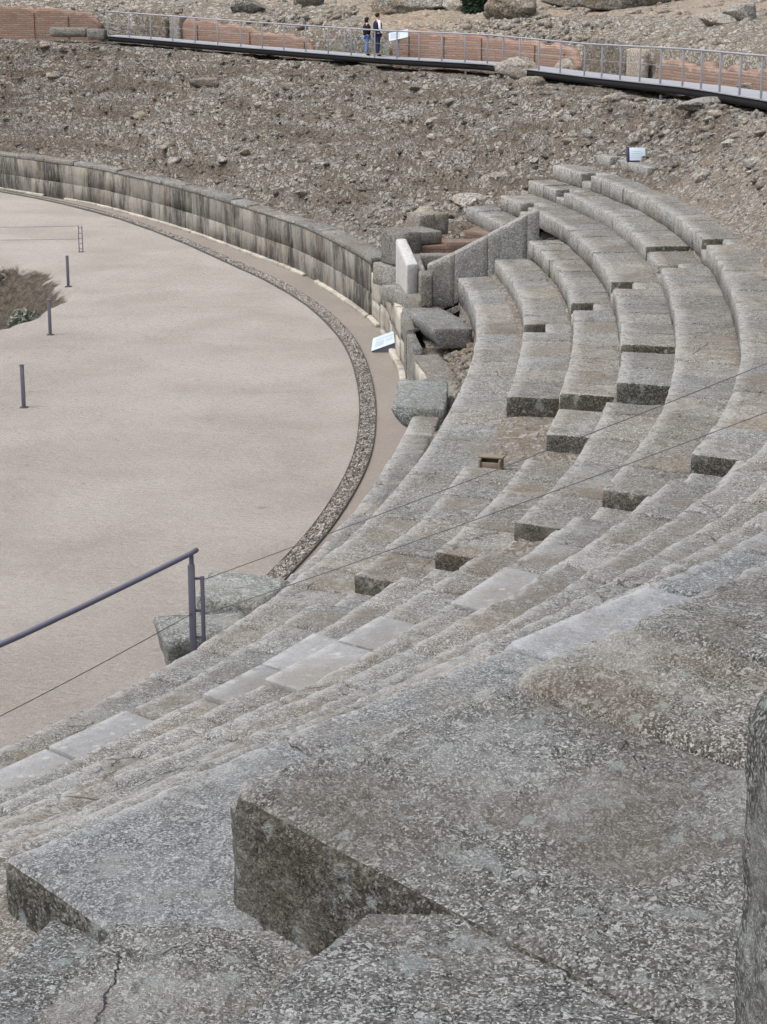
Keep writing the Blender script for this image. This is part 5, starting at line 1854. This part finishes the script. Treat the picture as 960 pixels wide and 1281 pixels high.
def person(label, base, h, face, top_mat, sleeve_mat, leg_mat, shoe_mat, hair_long, pose):
    """standing figure; face = heading in radians (0 looks along +Y, negative turns to +X)"""
    bx, by, bz = base
    e = empty('person', base)
    tag(e, label, 'person', 'visitors on the walkway')
    s = h / 1.75
    c, sn = math.cos(face), math.sin(face)

    def T(x, y, z, rx=0, ry=None):
        X, Y = x * c - y * sn, x * sn + y * c
        return (bx + X * s, by + Y * s, bz + z * s, rx * s, (rx if ry is None else ry) * s)
    hx = 0.095
    step = pose['step']
    J = [T(0, 0, 0.93, 0.10, 0.08), T(0, 0, 1.10, 0.09, 0.07), T(0, 0.01, 1.30, 0.10, 0.075), T(0, 0.0, 1.43, 0.075, 0.06), T(0, 0.01, 1.51, 0.055), T(0, 0.03, 1.57, 0.07, 0.08), T(0, 0.03, 1.66, 0.078, 0.094), T(0, 0.025, 1.73, 0.05, 0.06)]
    Eg = [(0, 1), (1, 2), (2, 3), (3, 4), (4, 5), (5, 6), (6, 7)]
    arms, legs = [], []
    for sd_, el, wr in ((-1, pose['le'], pose['lw']), (1, pose['re'], pose['rw'])):
        i = len(J)
        J += [T(sd_ * 0.185, 0, 1.41, 0.062), T(*el, 0.045), T(*wr, 0.032)]
        Eg += [(3, i), (i, i + 1), (i + 1, i + 2)]
        d = Vector(wr) - Vector(el)
        d.normalize()
        side = d.cross(Vector((0, 0, 1)))
        side = side.normalized() if side.length > 0.1 else Vector((0, 1, 0))
        palm = Vector(wr) + d * 0.07
        j = len(J)
        J.append(T(*palm, 0.030, 0.018))
        Eg.append((i + 2, j))
        for f_ in range(4):
            b_ = palm + side * (0.026 - 0.017 * f_) + d * 0.02
            m_ = b_ + d * (0.035 - 0.004 * abs(f_ - 1.3))
            t_ = m_ + d * 0.022 + Vector((0, 0.012, -0.008))
            q = len(J)
            J += [T(*m_, 0.0085), T(*t_, 0.007)]
            Eg += [(j, q), (q, q + 1)]
        q = len(J)
        J.append(T(*(Vector(wr) + d * 0.045 + side * 0.045), 0.009))
        Eg.append((i + 2, q))
        arms.append((i, i + 1, i + 2))
    for sd_, dy in ((-1, step), (1, -step)):
        i = len(J)
        J += [T(sd_ * hx, 0, 0.86, 0.098), T(sd_ * hx, 0.02 + dy * 0.5, 0.50, 0.065), T(sd_ * hx, dy, 0.10, 0.045), T(sd_ * hx * 1.1, dy + 0.10, 0.045, 0.042, 0.035), T(sd_ * hx * 1.15, dy + 0.17, 0.035, 0.035, 0.025)]
        Eg += [(0, i), (i, i + 1), (i + 1, i + 2), (i + 2, i + 3), (i + 3, i + 4)]
        legs.append(i)
    skin('body', J, Eg, M['skin'], e)
    # face: nose, ears, eyes, mouth as part pieces of the head
    for nm, (x, y, z), r_, m in (('nose', (0, 0.128, 1.625), 0.016, 'skin'), ('ear', (-0.082, 0.03, 1.63), 0.02, 'skin'), ('ear', (0.082, 0.03, 1.63), 0.02, 'skin'), ('eye', (-0.03, 0.115, 1.65), 0.009, 'hair'), ('eye', (0.03, 0.115, 1.65), 0.009, 'hair'), ('mouth', (0, 0.118, 1.585), 0.012, 'hair')):
        p = T(x, y, z)
        obj(nm, ICO_V * r_ * s + np.array(p[:3]), ICO_F, M[m], e, smooth=True)
    # hair cap
    V = IV2.copy()
    V = V * np.array((0.098, 0.115, 0.10))
    V[:, 2] = np.where(V[:, 1] > 0.05, np.maximum(V[:, 2], 0.035), V[:, 2])
    if hair_long:
        V[:, 2] = np.where((V[:, 2] < -0.02) & (V[:, 1] < 0.03), V[:, 2] - 0.09, V[:, 2])
    V = V * (1 + 0.06 * fbm(V, 30, 2, 0.5, 3))[:, None]
    W = np.array([T(v[0], v[1] + 0.012, v[2] + 1.675)[:3] for v in V])
    obj('hair', W, IF2, M['hair'], e, smooth=True)
    # clothing shells follow the body
    k = 1.14
    tor = [T(0, 0, 0.86, 0.19, 0.15), T(0, 0, 1.06, 0.19, 0.145), T(0, 0.01, 1.30, 0.215, 0.155), T(0, 0.0, 1.42, 0.165, 0.125), T(0, 0.005, 1.50, 0.075)]
    skin('vest' if sleeve_mat != top_mat else 'jacket', tor, [(0, 1), (1, 2), (2, 3), (3, 4)], M[top_mat], e)
    for (a, b, c_), sd_ in zip(arms, (-1, 1)):
        w = [T(sd_ * 0.12, 0, 1.425, 0.068)] + [tuple(list(J[q][:3]) + [J[q][3] * 1.22, J[q][4] * 1.22]) for q in (a, b, c_)]
        skin('sleeve', w, [(0, 1), (1, 2), (2, 3)], M[sleeve_mat], e)
    tr = [T(0, 0, 0.95, 0.165, 0.125)]
    te = []
    for i in legs:
        n_ = len(tr)
        tr += [tuple(list(J[i + q][:3]) + [J[i + q][3] * f_, J[i + q][4] * f_]) for q, f_ in ((0, 1.12), (1, 1.18), (2, 1.3))]
        te += [(0, n_), (n_, n_ + 1), (n_ + 1, n_ + 2)]
    skin('trousers', tr, te, M[leg_mat], e)
    for i in legs:
        w = [tuple(list(J[i + q][:3]) + [J[i + q][3] * f_, J[i + q][4] * f_]) for q, f_ in ((2, 1.05), (3, 1.3), (4, 1.35))]
        w[0] = (w[0][0], w[0][1], w[0][2] - 0.03 * s, w[0][3], w[0][4])
        skin('shoe', w, [(0, 1), (1, 2)], M[shoe_mat], e)
    return e


pm = wpoint(walk_x(-0.22), 0.62, 0.036)
pw = wpoint(walk_x(-0.66), 0.58, 0.036)
person('person in a dark navy vest and white sleeves, reading at the information panel', tuple(float(v) for v in pm), 1.80, R(-62), 'vest', 'shirt', 'jeans_dark', 'shoe', False,
       {'step': 0.03, 'le': (-0.25, 0.02, 1.15), 'lw': (-0.20, 0.16, 0.98), 're': (0.25, -0.02, 1.14), 'rw': (0.26, 0.10, 0.92)})
person('person in a black jacket and light blue jeans, left of the other visitor', tuple(float(v) for v in pw), 1.60, R(-70), 'jacket', 'jacket', 'jeans_light', 'shoe', True,
       {'step': 0.06, 'le': (-0.23, 0.05, 1.14), 'lw': (-0.12, 0.24, 1.20), 're': (0.23, 0.03, 1.14), 'rw': (0.10, 0.22, 1.18)})
